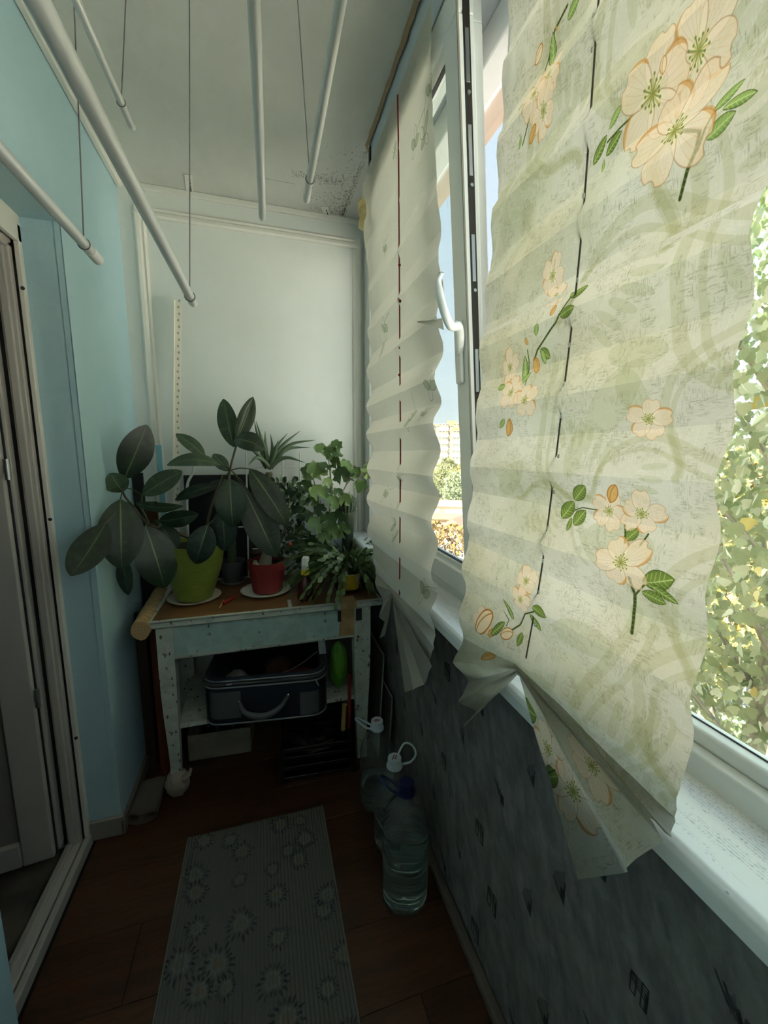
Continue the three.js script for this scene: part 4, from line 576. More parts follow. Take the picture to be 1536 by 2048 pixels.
{
  const paint = mat(0xffffff, 0.45, { map: rep(chipped('#a9c4c3', '#6f5c48', 26), 2.2, 2.2), bumpMap: rep(coarse, 3, 3), bumpScale: 0.0015 });
  const white = mat(0xffffff, 0.5, { map: rep(chipped('#c4cac2', '#4b3d30', 70, 1.5), 3, 3), bumpMap: rep(coarse, 5, 5), bumpScale: 0.002 });
  const woodTop = mat(0xffffff, 0.4, { map: rep(dataTex(256, 256, (u, v) => { const k = tn1(u, v * 6 % 1) * 0.6 + tn2(u, v) * 0.4; return [96 + 46 * k, 66 + 34 * k, 40 + 24 * k]; }), 2.5, 1.3) });
  const t = thing('kitchen_table', 'old pale blue painted kitchen table with chipped white legs and brown top', 'table');
  const x0 = -0.472, x1 = 0.482, z0 = -2.115, z1 = -1.625;
  part('tabletop', box(x0, x1, TY - 0.028, TY - 0.003, z0, z1, 0.004), white, t);
  part('top_sheet', box(x0 + 0.05, x1 - 0.012, TY - 0.004, TY, z0 + 0.02, z1 - 0.012, 0.0015), woodTop, t, 'brown worn tabletop sheet');
  part('edge_strip', merge(box(x0, x1, TY - 0.004, TY + 0.002, z1 - 0.014, z1 + 0.002, 0.002), box(x0 + 0.03, x0 + 0.052, TY - 0.004, TY + 0.002, z0, z1, 0.002), box(0.082, 0.097, TY - 0.001, TY + 0.0012, z1 - 0.1, z1 - 0.004)), white, t, 'scuffed white edge strips');
  part('apron', box(-0.354, 0.356, 0.605, TY - 0.026, -1.655, -1.637, 0.003), paint, t, 'pale blue front apron');
  part('apron_bead', box(-0.354, 0.356, 0.597, 0.61, -1.657, -1.633, 0.004), white, t);
  part('side_apron', merge(box(-0.405, -0.387, 0.62, TY - 0.026, -2.05, -1.68), box(0.41, 0.428, 0.62, TY - 0.026, -2.05, -1.68), box(-0.35, 0.36, 0.62, TY - 0.026, -2.09, -2.075)), paint, t);
  const leg = (xc, zc, w, d) => { const g = new THREE.BoxGeometry(w, TY - 0.03, d, 1, 8, 1); g.translate(0, (TY - 0.03) / 2, 0); const p = g.attributes.position; for (let i = 0; i < p.count; i++) { const k = lerp(0.62, 1, smooth(p.getY(i), 0.05, 0.55)); p.setX(i, p.getX(i) * k + 0.002 * noise(p.getY(i) * 9, xc)); p.setZ(i, p.getZ(i) * k); } g.computeVertexNormals(); g.translate(xc, 0, zc); return boxUV(g); };
  part('leg', leg(-0.38, -1.66, 0.058, 0.055), white, t); part('leg', leg(0.392, -1.66, 0.072, 0.055), white, t); part('leg', leg(-0.38, -2.06, 0.055, 0.055), white, t); part('leg', leg(0.392, -2.06, 0.055, 0.055), white, t);
  for (let k = 0; k < 4; k++) part('shelf_board', box(-0.365, 0.37, 0.282, 0.305, -2.05 + k * 0.098, -2.05 + k * 0.098 + 0.09, 0.003), white, t);
  part('shelf_rail', merge(box(-0.395, -0.365, 0.25, 0.28, -2.05, -1.66), box(0.37, 0.395, 0.25, 0.28, -2.05, -1.66)), white, t);
  const tp = (x) => x; part('tape', merge(box(0.296, 0.366, TY + 0.0, TY + 0.0035, -1.70, -1.62, 0.001), box(0.296, 0.366, 0.735, TY + 0.003, -1.6245, -1.6205, 0.001), extrude([[0.3, 0.735], [0.366, 0.735], [0.355, 0.597], [0.288, 0.6]], 0.002).translate(0, 0, -1.6365)), tapeM, t, 'brown tape strip over the apron');
  part('corner_plate', merge(box(0.285, 0.30, 0.675, 0.722, -1.638, -1.634), box(0.364, 0.39, 0.672, 0.726, -1.6335, -1.6305)), mat(0x2c2a26, 0.6, { metalness: 0.5 }), t);
  // padded left edge bound with tape
  const pad = new THREE.CylinderGeometry(0.034, 0.036, 0.40, 14, 14); pad.rotateX(Math.PI / 2); { const p = pad.attributes.position; for (let i = 0; i < p.count; i++) { const n = 1 + 0.16 * noise(p.getZ(i) * 22, p.getX(i) * 30, p.getY(i) * 30); p.setXYZ(i, p.getX(i) * n * 0.95, p.getY(i) * n * 1.15, p.getZ(i)); } pad.computeVertexNormals(); } pad.rotateY(0.04); pad.translate(x0 + 0.012, TY - 0.02, -1.81);
  part('edge_padding', pad, tapeM, t, 'tan tape padding wrapped round the left edge');
}
// plastic bag tied round the left front foot
{
  const g = new THREE.SphereGeometry(0.045, 28, 22), p = g.attributes.position; for (let i = 0; i < p.count; i++) { const y = p.getY(i), n = 1 + 0.22 * fbm(p.getX(i) * 40, y * 40, p.getZ(i) * 40); p.setXYZ(i, p.getX(i) * n, (y + 0.045) * 1.25 - (y > 0.02 ? 0 : 0), p.getZ(i) * n); } g.computeVertexNormals();
  const b = new THREE.Group(); b.name = 'foot_wrapping'; b.position.set(-0.38, 0, -1.655); b.userData = { label: 'crumpled whitish plastic bag tied round the foot' }; scene.getObjectByName('kitchen_table').add(b);
  part('bag', toCreasedNormals(g, 0.5), mat(0xb6a99c, 0.35, { transmission: 0.3, thickness: 0 }), b);
  part('bag_tail', sheet([[V(0.02, 0.09, 0.03), V(0.035, 0.085, 0.035)], [V(0.045, 0.115, 0.04), V(0.06, 0.11, 0.045)], [V(0.06, 0.15, 0.05), V(0.07, 0.148, 0.055)]]), mat(0xb6a99c, 0.35), b);
}
// roll of floor covering beside it
{
  const pts = [], out = []; for (let i = 0; i <= 110; i++) { const a = i / 110 * 4.2 * 2 * Math.PI, r = 0.01 + 0.0078 * a / 6.283; pts.push([r * 1.35 * Math.cos(a), r * 0.76 * Math.sin(a)]); } pts.push([0.05, 0.024], [0.06, 0.04]);
  const coil = [0, 0.05, 0.11, 0.16].map((z) => pts.map(([x, y]) => V(x, y, z)));
  const o = solo('lino_roll', sheet(coil), mat(0x6e6258, 0.7), 'loosely coiled offcut of floor covering lying by the table foot', 'roll'); o.position.set(-0.484, 0.034, -1.70);
}
// boards standing between blue wall and table
const plankTex = dataTex(256, 256, (u, v) => { const k = tn1(u * 4 % 1, v) * 0.7 + tn2(u, v) * 0.3; return [86 + 60 * k, 54 + 40 * k, 34 + 26 * k]; });
const boards = [
  [box(-0.022, 0.022, 0, 1.30, -0.006, 0.006, 0.002), mat(0x14110f, 0.6), [-0.518, 0, -1.99], 'black narrow board standing against the blue wall'],
  [box(-0.03, 0.03, 0, 1.16, -0.009, 0.009, 0.003), mat(0xb0a49a, 0.6, { map: rep(plankTex, 3, 1) }), [-0.506, 0, -2.105], 'dark brown plank standing behind the table edge'],
  [box(-0.016, 0.016, 0, 0.7, -0.012, 0.012, 0.003), mat(0xe0a070, 0.55, { map: rep(plankTex, 4, 1, 0.3) }), [-0.44, 0, -1.74], 'reddish brown batten standing beside the table leg'],
  [box(-0.02, 0.02, 0, 0.72, -0.01, 0.01, 0.003), mat(0x3a2a20, 0.7), [-0.52, 0, -1.86], 'dark short board leaning behind the reddish batten'],
  [box(-0.012, 0.012, 0, 1.42, -0.003, 0.003, 0.001), mat(0x8cc3d2, 0.5), [-0.455, 0, -2.118], 'light blue plastic strip standing in the corner'],
];
for (const [g, m, p, l] of boards) { const o = solo('board', g, m, l, 'board'); o.position.set(...p); }
{ // white perforated profile leaning on the end wall
  const top = onZ(-2.116, 350, 602), foot = V(-0.43, TY + 0.006, -2.078), d = top.clone().sub(foot), L = d.length();
  const o = thing('corner_profile', 'long white perforated profile leaning on the end wall', 'profile', [foot.x, foot.y, foot.z]);
  o.quaternion.setFromUnitVectors(V(0, 1, 0), d.clone().normalize());
  part('strip', merge(box(-0.001, 0.026, 0, L, -0.0015, 0.0015, 0.0006), box(-0.002, 0.001, 0, L, -0.0015, 0.018, 0.0006)), mat(0xe3e0d2, 0.5), o);
  part('hole', merge(...Array.from({ length: 46 }, (_, i) => box(0.01 + 0.004 * (i % 2), 0.017 + 0.004 * (i % 2), 0.03 + i * 0.028, 0.04 + i * 0.028, 0.0013, 0.0018))), mat(0x9c9684, 0.8), o);
}
// thin panels leaning beside the right leg
for (const [x, y, z, lab] of [[0.462, 0.5, -1.74, 'grey panel with white rim leaning between table and wallpaper'], [0.485, 0.34, -1.66, 'low dark panel with white rim leaning on wallpaper']]) { const o = thing('thin_panel', lab, 'panel', [x, 0, z]); o.rotation.z = -0.05; part('panel', box(-0.002, 0.002, 0.001, y, -0.16, 0.12, 0.001), mat(0x4a4846, 0.6), o); part('rim', merge(box(-0.003, 0.003, 0.001, y + 0.004, 0.118, 0.124, 0.001), box(-0.003, 0.003, y, y + 0.005, -0.16, 0.124, 0.001)), mat(0x9a9890, 0.5), o); }
// suitcase on the shelf
{
  const s = thing('suitcase', 'navy fabric suitcase lying open on the table shelf with grey corners', 'suitcase', [0.005, 0.3055, -1.79], R(-7));
  const navy = mat(0x141a2c, 0.8, { bumpMap: rep(grain, 8, 8), bumpScale: 0.001 }), grey = mat(0x55585a, 0.7), pipe = mat(0x8b8d90, 0.35, { metalness: 0.3 });
  const W = 0.47, D = 0.42, H = 0.19, hw = W / 2, hd = D / 2;
  const ring = (r, inset, n = 8) => { const q = []; const X = hw - inset, Z = hd - inset; for (const [sx, sz, a0] of [[1, 1, 0], [-1, 1, 1], [-1, -1, 2], [1, -1, 3]]) for (let i = 0; i <= n; i++) { const a = (a0 + i / n) * Math.PI / 2; q.push([sx * (X - r) + r * Math.cos(a), sz * (Z - r) + r * Math.sin(a)]); } return q; };
  const outer = ring(0.06, 0.0), inner = ring(0.055, 0.012).reverse();
  const body = new THREE.ExtrudeGeometry((() => { const sh = new THREE.Shape(outer.map(([a, b]) => new THREE.Vector2(a, b))); sh.holes.push(new THREE.Path(inner.map(([a, b]) => new THREE.Vector2(a, b)))); return sh; })(), { depth: H, bevelEnabled: true, bevelSize: 0.006, bevelThickness: 0.006, bevelSegments: 2, steps: 1 }); body.rotateX(-Math.PI / 2); body.scale(1, 1, -1); body.translate(0, 0.006, 0);
  part('body', toCreasedNormals(body, 0.6), navy, s);
  part('bottom', moved(cbox(W - 0.05, 0.012, D - 0.05, 0.004), 0, 0.012, 0), navy, s);
  const loop = (r, y, k, t) => { const c = new THREE.CatmullRomCurve3(ring(r, k, 6).map(([a, b]) => V(a, y, b)), true); return new THREE.TubeGeometry(c, 120, t, 6, true); };
  part('piping', merge(loop(0.06, 0.012, -0.006, 0.0035), loop(0.06, H - 0.022, -0.007, 0.004), loop(0.06, H + 0.004, -0.004, 0.0035)), pipe, s, 'silvery piping and zip edges');
  part('zip_band', merge(loop(0.06, H - 0.008, -0.0065, 0.007)), mat(0x3a3b3c, 0.6), s);
  part('zip_puller', merge(moved(cbox(0.007, 0.034, 0.003, 0.001).rotateZ(0.4), hw - 0.03, H - 0.03, hd + 0.012), moved(cbox(0.022, 0.006, 0.004, 0.001), -hw + 0.1, H - 0.006, hd + 0.012)), M.steel, s);
  const patch = (xa, xb, ya, yb) => { const o = []; for (let i = 0; i <= 8; i++) { const x = lerp(xa, xb, i / 8), e = Math.max(0, Math.abs(x) - (hw - 0.06)), z = e > 0 ? hd - 0.06 + Math.sqrt(Math.max(0, 0.0036 - e * e)) : hd; o.push([V(x, ya, z + 0.008), V(x, yb, z + 0.008)]); } return sheet(o); };
  part('corner_patch', merge(patch(-hw + 0.004, -hw + 0.14, 0.035, H - 0.04)), grey, s, 'grey corner patch'); part('corner_patch', merge(patch(hw - 0.1, hw - 0.004, 0.02, H - 0.07)), grey, s, 'grey corner patch');
  part('handle', merge(taper([[-0.1, 0.105, hd + 0.012], [-0.075, 0.075, hd + 0.04], [0, 0.062, hd + 0.052], [0.06, 0.085, hd + 0.04], [0.09, 0.115, hd + 0.012]], [0.008, 0.011, 0.013, 0.011, 0.008], 10)), mat(0x4f5254, 0.5), s, 'grey carrying handle');
  part('rivet', merge(moved(new THREE.SphereGeometry(0.0065, 10, 8), -0.1, 0.107, hd + 0.012), moved(new THREE.SphereGeometry(0.0065, 10, 8), 0.09, 0.118, hd + 0.012)), M.chrome, s);
  // what lies in it
  const lump = (r, sx, sy, sz, sd) => { const g = new THREE.SphereGeometry(r, 20, 14), p = g.attributes.position; for (let i = 0; i < p.count; i++) { const n = 1 + 0.35 * fbm(p.getX(i) * 22 + sd, p.getY(i) * 22, p.getZ(i) * 22); p.setXYZ(i, p.getX(i) * n * sx, p.getY(i) * n * sy, p.getZ(i) * n * sz); } g.computeVertexNormals(); return toCreasedNormals(g, 0.4); };
  const clot = [[-0.055, 0.085, 0.11, 0xb9713a, 0.05, 'crumpled orange bundle in the suitcase'], [0.035, 0.1, -0.03, 0x4a2c20, 0.06, 'dark brown bundle in the suitcase'], [0.125, 0.09, 0.06, 0x5b1f1a, 0.05, 'dark red bundle in the suitcase'], [-0.15, 0.08, -0.01, 0x8f8a84, 0.045, 'grey white rag in the suitcase'], [0.035, 0.085, 0.115, 0xd29a55, 0.036, 'ochre knitted scrap in the suitcase']];
  clot.forEach(([x, y, z, c, r, l], i) => { const o = solo('cloth_bundle', lump(r, 1.15, 0.9, 0.9, i * 3.3), mat(c, 0.9), l, 'bundle', 'things packed in the suitcase'); o.position.set(0.005 + x, 0.3055 + y, -1.79 + z); });
  solo('wire', tube([[-0.12, 0.475, -1.63], [0.0, 0.48, -1.62], [0.1, 0.5, -1.625], [0.2, 0.54, -1.66]], 0.0014, 6), mat(0xa08468, 0.5), 'thin bent wire lying across the open suitcase', 'wire');
  const pl = solo('paper_strip', toCreasedNormals(sheet([[V(0, 0, 0), V(0.03, 0, 0.004)], [V(0.002, -0.05, 0.006), V(0.034, -0.048, 0.004)], [V(0.006, -0.08, 0), V(0.036, -0.078, 0.006)]]), 0.3), mat(0xb9bcc2, 0.7), 'white paper strip hanging into the suitcase', 'paper'); pl.position.set(0.205, 0.59, -1.69);
}
// cardboard box and its dark bottles, black crate, bits beside it
{
  const b = thing('cardboard_box', 'low open cardboard box under the table shelf', 'box', [-0.228, 0, -1.93], R(-3)), card = mat(0xffffff, 0.85, { map: rep(blotch('#8d8378', '#a1978a', 0.8), 4, 4) });
  const w = 0.135, d = 0.1, h = 0.125;
  part('wall', box(-w, w, 0, h, d - 0.004, d), card, b); part('wall', box(-w, w, 0, h, -d, -d + 0.004), card, b); part('wall', box(-w, -w + 0.004, 0, h, -d, d), card, b); part('wall', box(w - 0.004, w, 0, h, -d, d), card, b); part('bottom', box(-w, w, 0.0005, 0.005, -d, d), card, b);
  for (const [x, z, r, l] of [[-0.06, 0.02, 0.03, 'dark glass jar lying left in the cardboard box'], [0.01, 0.0, 0.028, 'dark glass jar in the middle of the cardboard box'], [0.08, 0.02, 0.026, 'dark glass jar on the right of the cardboard box']]) { const j = thing('dark_jar', l, 'jar', [-0.228 + x, 0.006, -1.93 + z], 0); part('glass', lathe([[0, 0], [r, 0], [r, 0.09], [r * 0.8, 0.11], [r * 0.75, 0.125], [0, 0.125]], 20), mat(0x0d0d10, 0.12), j); part('lid', moved(new THREE.CylinderGeometry(r * 0.8, r * 0.8, 0.012, 20), 0, 0.131, 0), mat(0x3a3c40, 0.3, { metalness: 0.7 }), j); }
  const c = thing('plastic_crate', 'black slatted plastic crate under the table', 'crate', [0.19, 0, -1.705], R(-4)), bm = mat(0x0e0e10, 0.35), W = 0.15, D = 0.12, H = 0.155;
  part('post', merge(...[[-1, -1], [1, -1], [-1, 1], [1, 1]].map(([a, e]) => box(a * W - 0.012, a * W + 0.012, 0, H, e * D - 0.012, e * D + 0.012, 0.003))), bm, c);
  for (const y of [0.012, 0.06, 0.105, 0.145]) for (const s of [-1, 1]) { part('slat', box(-W, W, y - 0.009, y + 0.009, s * D - 0.003, s * D + 0.003, 0.002), bm, c); part('slat', box(s * W - 0.003, s * W + 0.003, y - 0.009, y + 0.009, -D, D, 0.002), bm, c); }
  part('bottom', box(-W, W, 0.004, 0.01, -D, D), bm, c);
  const lump = (r, sx, sy, sz, sd) => { const g = new THREE.SphereGeometry(r, 22, 16), p = g.attributes.position; for (let i = 0; i < p.count; i++) { const n = 1 + 0.4 * fbm(p.getX(i) * 26 + sd, p.getY(i) * 26, p.getZ(i) * 26); p.setXYZ(i, p.getX(i) * n * sx, p.getY(i) * n * sy, p.getZ(i) * n * sz); } g.computeVertexNormals(); return toCreasedNormals(g, 0.4); };
  let o = solo('dark_bag', lump(0.1, 1.0, 0.55, 0.85, 8), mat(0x121112, 0.45), 'crumpled black bag filling the plastic crate', 'bag'); o.position.set(0.19, 0.085, -1.705);
  o = solo('green_bag', lump(0.055, 0.75, 2.0, 0.7, 2), mat(0x5e9a2e, 0.5), 'bright green crumpled bag hanging beside the suitcase', 'bag'); o.position.set(0.305, 0.425, -1.735);
  o = solo('red_stick', rod([0, 0, 0], [0.006, 0.26, 0.0], 0.008), mat(0x8c2a20, 0.5), 'dark red stick beside the green bag', 'stick'); o.position.set(0.332, 0.158, -1.647);
  o = solo('yellow_roll', merge(tube([[0, 0, 0], [0.004, 0.06, 0], [0.008, 0.12, 0.0]], 0.011, 8)), mat(0xb59a5a, 0.7), 'yellowed paper roll standing by the right table leg', 'roll'); o.position.set(0.305, 0.158, -1.645);
}
// ---------------------------------------------------------------- ribbed mat
{
  const c = canvas(1024, 2048, (x, w, h) => { // 0.485 x 1.15 m
    x.fillStyle = '#605f5b'; x.fillRect(0, 0, w, h);
    for (let i = 0; i < 1500; i++) { x.fillStyle = `rgba(${rnd() < 0.5 ? '70,76,74' : '116,122,116'},${rr(0.04, 0.14)})`; x.fillRect(rnd() * w, rnd() * h, rr(2, 10), rr(10, 90)); }
    const px = (m) => m / 0.485 * w, py = (m) => m / 1.15 * h;
    let n = 0; for (let r = 0; r < 13; r++) for (let q = 0; q < 4; q++) { const X = (q + 0.5 + 0.25 * (r % 2) - 0.12 + rr(-0.3, 0.3)) * w / 4, Y = (r + 0.5 + rr(-0.34, 0.34)) * h / 13, s = rr(0.55, 1.15), R0 = px(0.041) * s, ky = py(1) / px(1); n++;
      x.save(); x.translate(X, Y); x.scale(1, ky);
      for (let k = 0; k < 18; k++) { const a = k / 18 * 6.283, l = R0 * rr(0.75, 1.15); x.save(); x.rotate(a); x.fillStyle = `rgba(30,33,38,${rr(0.3, 0.75)})`; x.beginPath(); x.ellipse(l * 0.78, 0, l * 0.3, R0 * 0.075, 0, 0, 7); x.fill(); x.fillStyle = 'rgba(128,132,126,.5)'; x.beginPath(); x.ellipse(l * 0.5, 0, l * 0.22, R0 * 0.07, 0, 0, 7); x.fill(); x.restore(); }
      x.fillStyle = n % 3 ? 'rgba(112,110,98,.6)' : 'rgba(120,106,80,.6)'; x.beginPath(); x.arc(0, 0, R0 * 0.26, 0, 7); x.fill(); x.restore(); }
  });
  const N = 44, W = 0.485, L = 1.15, g0 = [], rows = [], uvs = [], cols = N * 6;
  for (let i = 0; i <= 60; i++) { const r = [], u = []; for (let j = 0; j <= cols; j++) { const s = j / cols, k = Math.pow(Math.abs(Math.sin(s * N * Math.PI)), 0.5); r.push(V(-0.307 + s * W, 0.0012 + 0.0042 * k + (i === 60 && k < 0.3 ? -0.001 : 0), -1.432 + (1 - i / 60) * L + (i === 60 ? 0.003 * (1 - k) : 0) - 0.003 * noise(s * 6, 1) * (i === 60 ? 1 : 0))); u.push([s, 1 - i / 60]); } rows.push(r); uvs.push(u); }
  const m = thing('ribbed_mat', 'grey ribbed foam mat with daisy print on the floor', 'mat'), t = texOf(c); t.flipY = false;
  part('mat_sheet', sheet(rows, uvs), mat(0xffffff, 0.85, { map: t }), m);
  part('backing', box(-0.307, -0.307 + W, 0.0002, 0.0016, -1.43, -1.43 + L), mat(0x6d7270, 0.9), m);
  part('edge_binding', merge(box(-0.307 + W - 0.001, -0.307 + W + 0.003, 0.0002, 0.0055, -1.432, -1.43 + L, 0.001), box(-0.31, -0.306, 0.0002, 0.0055, -1.432, -1.43 + L, 0.001)), mat(0x75776f, 0.8), m);
}
// ---------------------------------------------------------------- water bottles
{
  const pet = mat(0xdfe4e2, 0.06, { transmission: 0.94, thickness: 0, ior: 1.4 }), water = mat(0xf2fbf8, 0.0, { transmission: 1, thickness: 0.1, ior: 1.33, attenuationColor: new THREE.Color(0xdbe9e6), attenuationDistance: 0.5 });
  const bottle = (x, z, s, capC, fill, turn, label, ribs, lab2) => {
    const o = thing('water_bottle', label, 'water bottle', [x, 0, z], turn), H = 0.40 * s, r = 0.074 * Math.sqrt(s);
    const prof = [[0, 0.006], [r * 0.7, 0.002], [r * 0.93, 0.012], [r, 0.035]]; for (let i = 0; i <= 60; i++) { const y = 0.035 + i / 60 * (H * 0.62 - 0.035); prof.push([r - 0.0035 * Math.pow(Math.abs(Math.sin(i / 60 * ribs * Math.PI)), 6), y]); }
    prof.push([r * 0.99, H * 0.66], [r * 0.9, H * 0.74], [r * 0.66, H * 0.83], [r * 0.36, H * 0.9], [0.021, H * 0.93], [0.021, H * 0.95]);
    const sq = (g) => { const p = g.attributes.position; for (let i = 0; i < p.count; i++) { const X = p.getX(i), Z = p.getZ(i), a = Math.atan2(Z, X), k = 1 + 0.035 * Math.cos(4 * a + Math.PI) * smooth(H * 0.9 - p.getY(i), 0, 0.1); p.setX(i, X * k); p.setZ(i, Z * k); } g.computeVertexNormals(); return g; };
    part('bottle_body', sq(lathe(prof, 48)), pet, o, 'clear ribbed plastic body');
    if (fill > 0) { const wl = H * fill, wp = prof.filter(([, y]) => y < wl).map(([a, y]) => [Math.max(0, a - 0.0016), y + 0.0012]); wp.push([wp[wp.length - 1][0], wl], [0, wl]); part('water', sq(lathe(wp, 48)), water, o); }
    part('cap', merge(moved(new THREE.CylinderGeometry(0.0225, 0.0235, 0.03, 28), 0, H * 0.95 + 0.012, 0), moved(new THREE.CylinderGeometry(0.0275, 0.028, 0.006, 28), 0, H * 0.94, 0), ...Array.from({ length: 24 }, (_, i) => { const a = i / 24 * 6.283; return rod([0.0228 * Math.cos(a), H * 0.95, 0.0228 * Math.sin(a)], [0.0228 * Math.cos(a), H * 0.95 + 0.026, 0.0228 * Math.sin(a)], 0.0009, 0.0009, 4); })), capC, o, 'screw cap');
    part('handle', taper([[0.02, H * 0.94, 0.012], [0.05, H * 0.955, 0.03], [0.078, H * 1.0, 0.028], [0.084, H * 1.04, 0.0], [0.07, H * 1.05, -0.02], [0.045, H * 0.99, -0.022], [0.02, H * 0.945, -0.012]], [0.004, 0.0042, 0.0036, 0.0036, 0.0036, 0.004, 0.004], 7), capC, o, 'carrying loop');
    if (lab2) part('label', (() => { const rows = []; for (let i = 0; i <= 10; i++) { const a = lerp(-0.55, 0.55, i / 10); rows.push([V((r + 0.0012) * Math.cos(a), H * 0.2, (r + 0.0012) * Math.sin(a)), V((r + 0.0012) * Math.cos(a), H * 0.5, (r + 0.0012) * Math.sin(a))]); } const g = sheet(rows); g.rotateY(lab2); return g; })(), mat(0xb9cdd0, 0.5), o, 'pale paper label');
    return o;
  };
  const white = mat(0xc7d3dc, 0.4), navy = mat(0x10184a, 0.35);
  bottle(0.384, -1.03, 1.0, navy, 0.68, R(160), 'full ribbed water bottle with dark blue cap', 7, R(-115));
  const b2 = bottle(0.402, -1.2, 0.85, white, 0.6, R(25), 'plastic water bottle with white cap, its loop turned to the wallpaper', 6, R(90));
  const b3 = bottle(0.392, -1.39, 0.88, white, 0.3, R(165), 'plastic water bottle with white cap next to the table leg', 6, 0);
  for (const [b, s] of [[b2, 0.85], [b3, 0.88]]) { const m = part('cap_print', merge(moved(cbox(0.024, 0.0008, 0.004), 0, 0.40 * s * 0.95 + 0.0274, -0.004), moved(cbox(0.018, 0.0008, 0.004), 0.002, 0.40 * s * 0.95 + 0.0274, 0.004)), mat(0x9b2a34, 0.5), b); m.rotation.y = 0.5; }
}
// ---------------------------------------------------------------- plants
const leafTex = (base, rib, vein) => texOf(canvas(128, 256, (x, w, h) => { x.fillStyle = base; x.fillRect(0, 0, w, h); for (let i = 0; i < 160; i++) { x.fillStyle = `rgba(${rnd() < 0.5 ? '0,0,0' : '255,255,220'},${rr(0.01, 0.05)})`; x.beginPath(); x.ellipse(rnd() * w, rnd() * h, rr(3, 20), rr(3, 20), 0, 0, 7); x.fill(); } x.strokeStyle = vein; x.lineWidth = 1; for (let k = 0; k < 26; k++) { x.beginPath(); x.moveTo(w / 2, k * 10); x.lineTo(0, k * 10 - 22); x.moveTo(w / 2, k * 10); x.lineTo(w, k * 10 - 22); x.stroke(); } x.fillStyle = rib; x.beginPath(); x.moveTo(w / 2 - 4, h); x.lineTo(w / 2 + 4, h); x.lineTo(w / 2 + 1, 0); x.lineTo(w / 2 - 1, 0); x.fill(); }));
// a leaf from base to tip: width profile, fold along the midrib, droop; nrm is the way its face looks
function leafGeo(base, tip, width, nrm, { bend = 0, fold = 0.12, peak = 0.5, power = 0.75, n = 12, m = 6, wave = 0 } = {}) {
  base = vv(base); tip = vv(tip); const ax = tip.clone().sub(base), L = ax.length(); ax.normalize(); const side = new THREE.Vector3().crossVectors(vv(nrm), ax).normalize(), up = new THREE.Vector3().crossVectors(ax, side).normalize(), rows = [], uvs = [];
  for (let i = 0; i <= n; i++) { const t = i / n, q = t < peak ? t / peak * 0.5 : 0.5 + (t - peak) / (1 - peak) * 0.5, w = width / 2 * Math.pow(Math.max(0, Math.sin(Math.PI * clamp(q, 0.004, 0.996))), power), c = base.clone().addScaledVector(ax, L * t).addScaledVector(up, bend * L * 4 * t * (1 - t)), r = [], u = []; for (let j = 0; j <= m; j++) { const s = j / m * 2 - 1; r.push(c.clone().addScaledVector(side, w * s).addScaledVector(up, fold * w * Math.abs(s) * (1.4 - Math.abs(s)) + wave * width * Math.sin(t * 19 + s * 2) * Math.abs(s))); u.push([0.5 + s * 0.5, t]); } rows.push(r); uvs.push(u); }
  return sheet(rows, uvs);
}
const potSoil = mat(0x2c2219, 1);
function pot(prof, m, x, z, y, name, label, cat = 'flower pot', tilt = 0) { const o = thing(name, label, cat, [x, y, z]); o.rotation.z = tilt; const th = 0.004, outer = prof, inner = prof.slice(1).reverse().map(([r, h]) => [Math.max(0.001, r - th), h]); part('pot_body', lathe([...outer, ...inner], 48), m, o); const [rt, ht] = prof[prof.length - 1]; part('soil', moved(new THREE.CylinderGeometry(rt - 0.006, rt - 0.008, 0.01, 28), 0, ht - 0.024, 0), potSoil, o); return o; }
const saucer = (r, m, x, z, label, name = 'saucer') => { const o = solo(name, lathe([[0, 0.001], [r * 0.7, 0.0], [r * 0.86, 0.006], [r, 0.016], [r * 0.985, 0.018], [r * 0.84, 0.009], [r * 0.66, 0.004], [0, 0.004]], 44), m, label, 'saucer'); o.position.set(x, TY + 0.0005, z); return o; };
const eyeward = (p) => EYE.clone().sub(p).normalize();
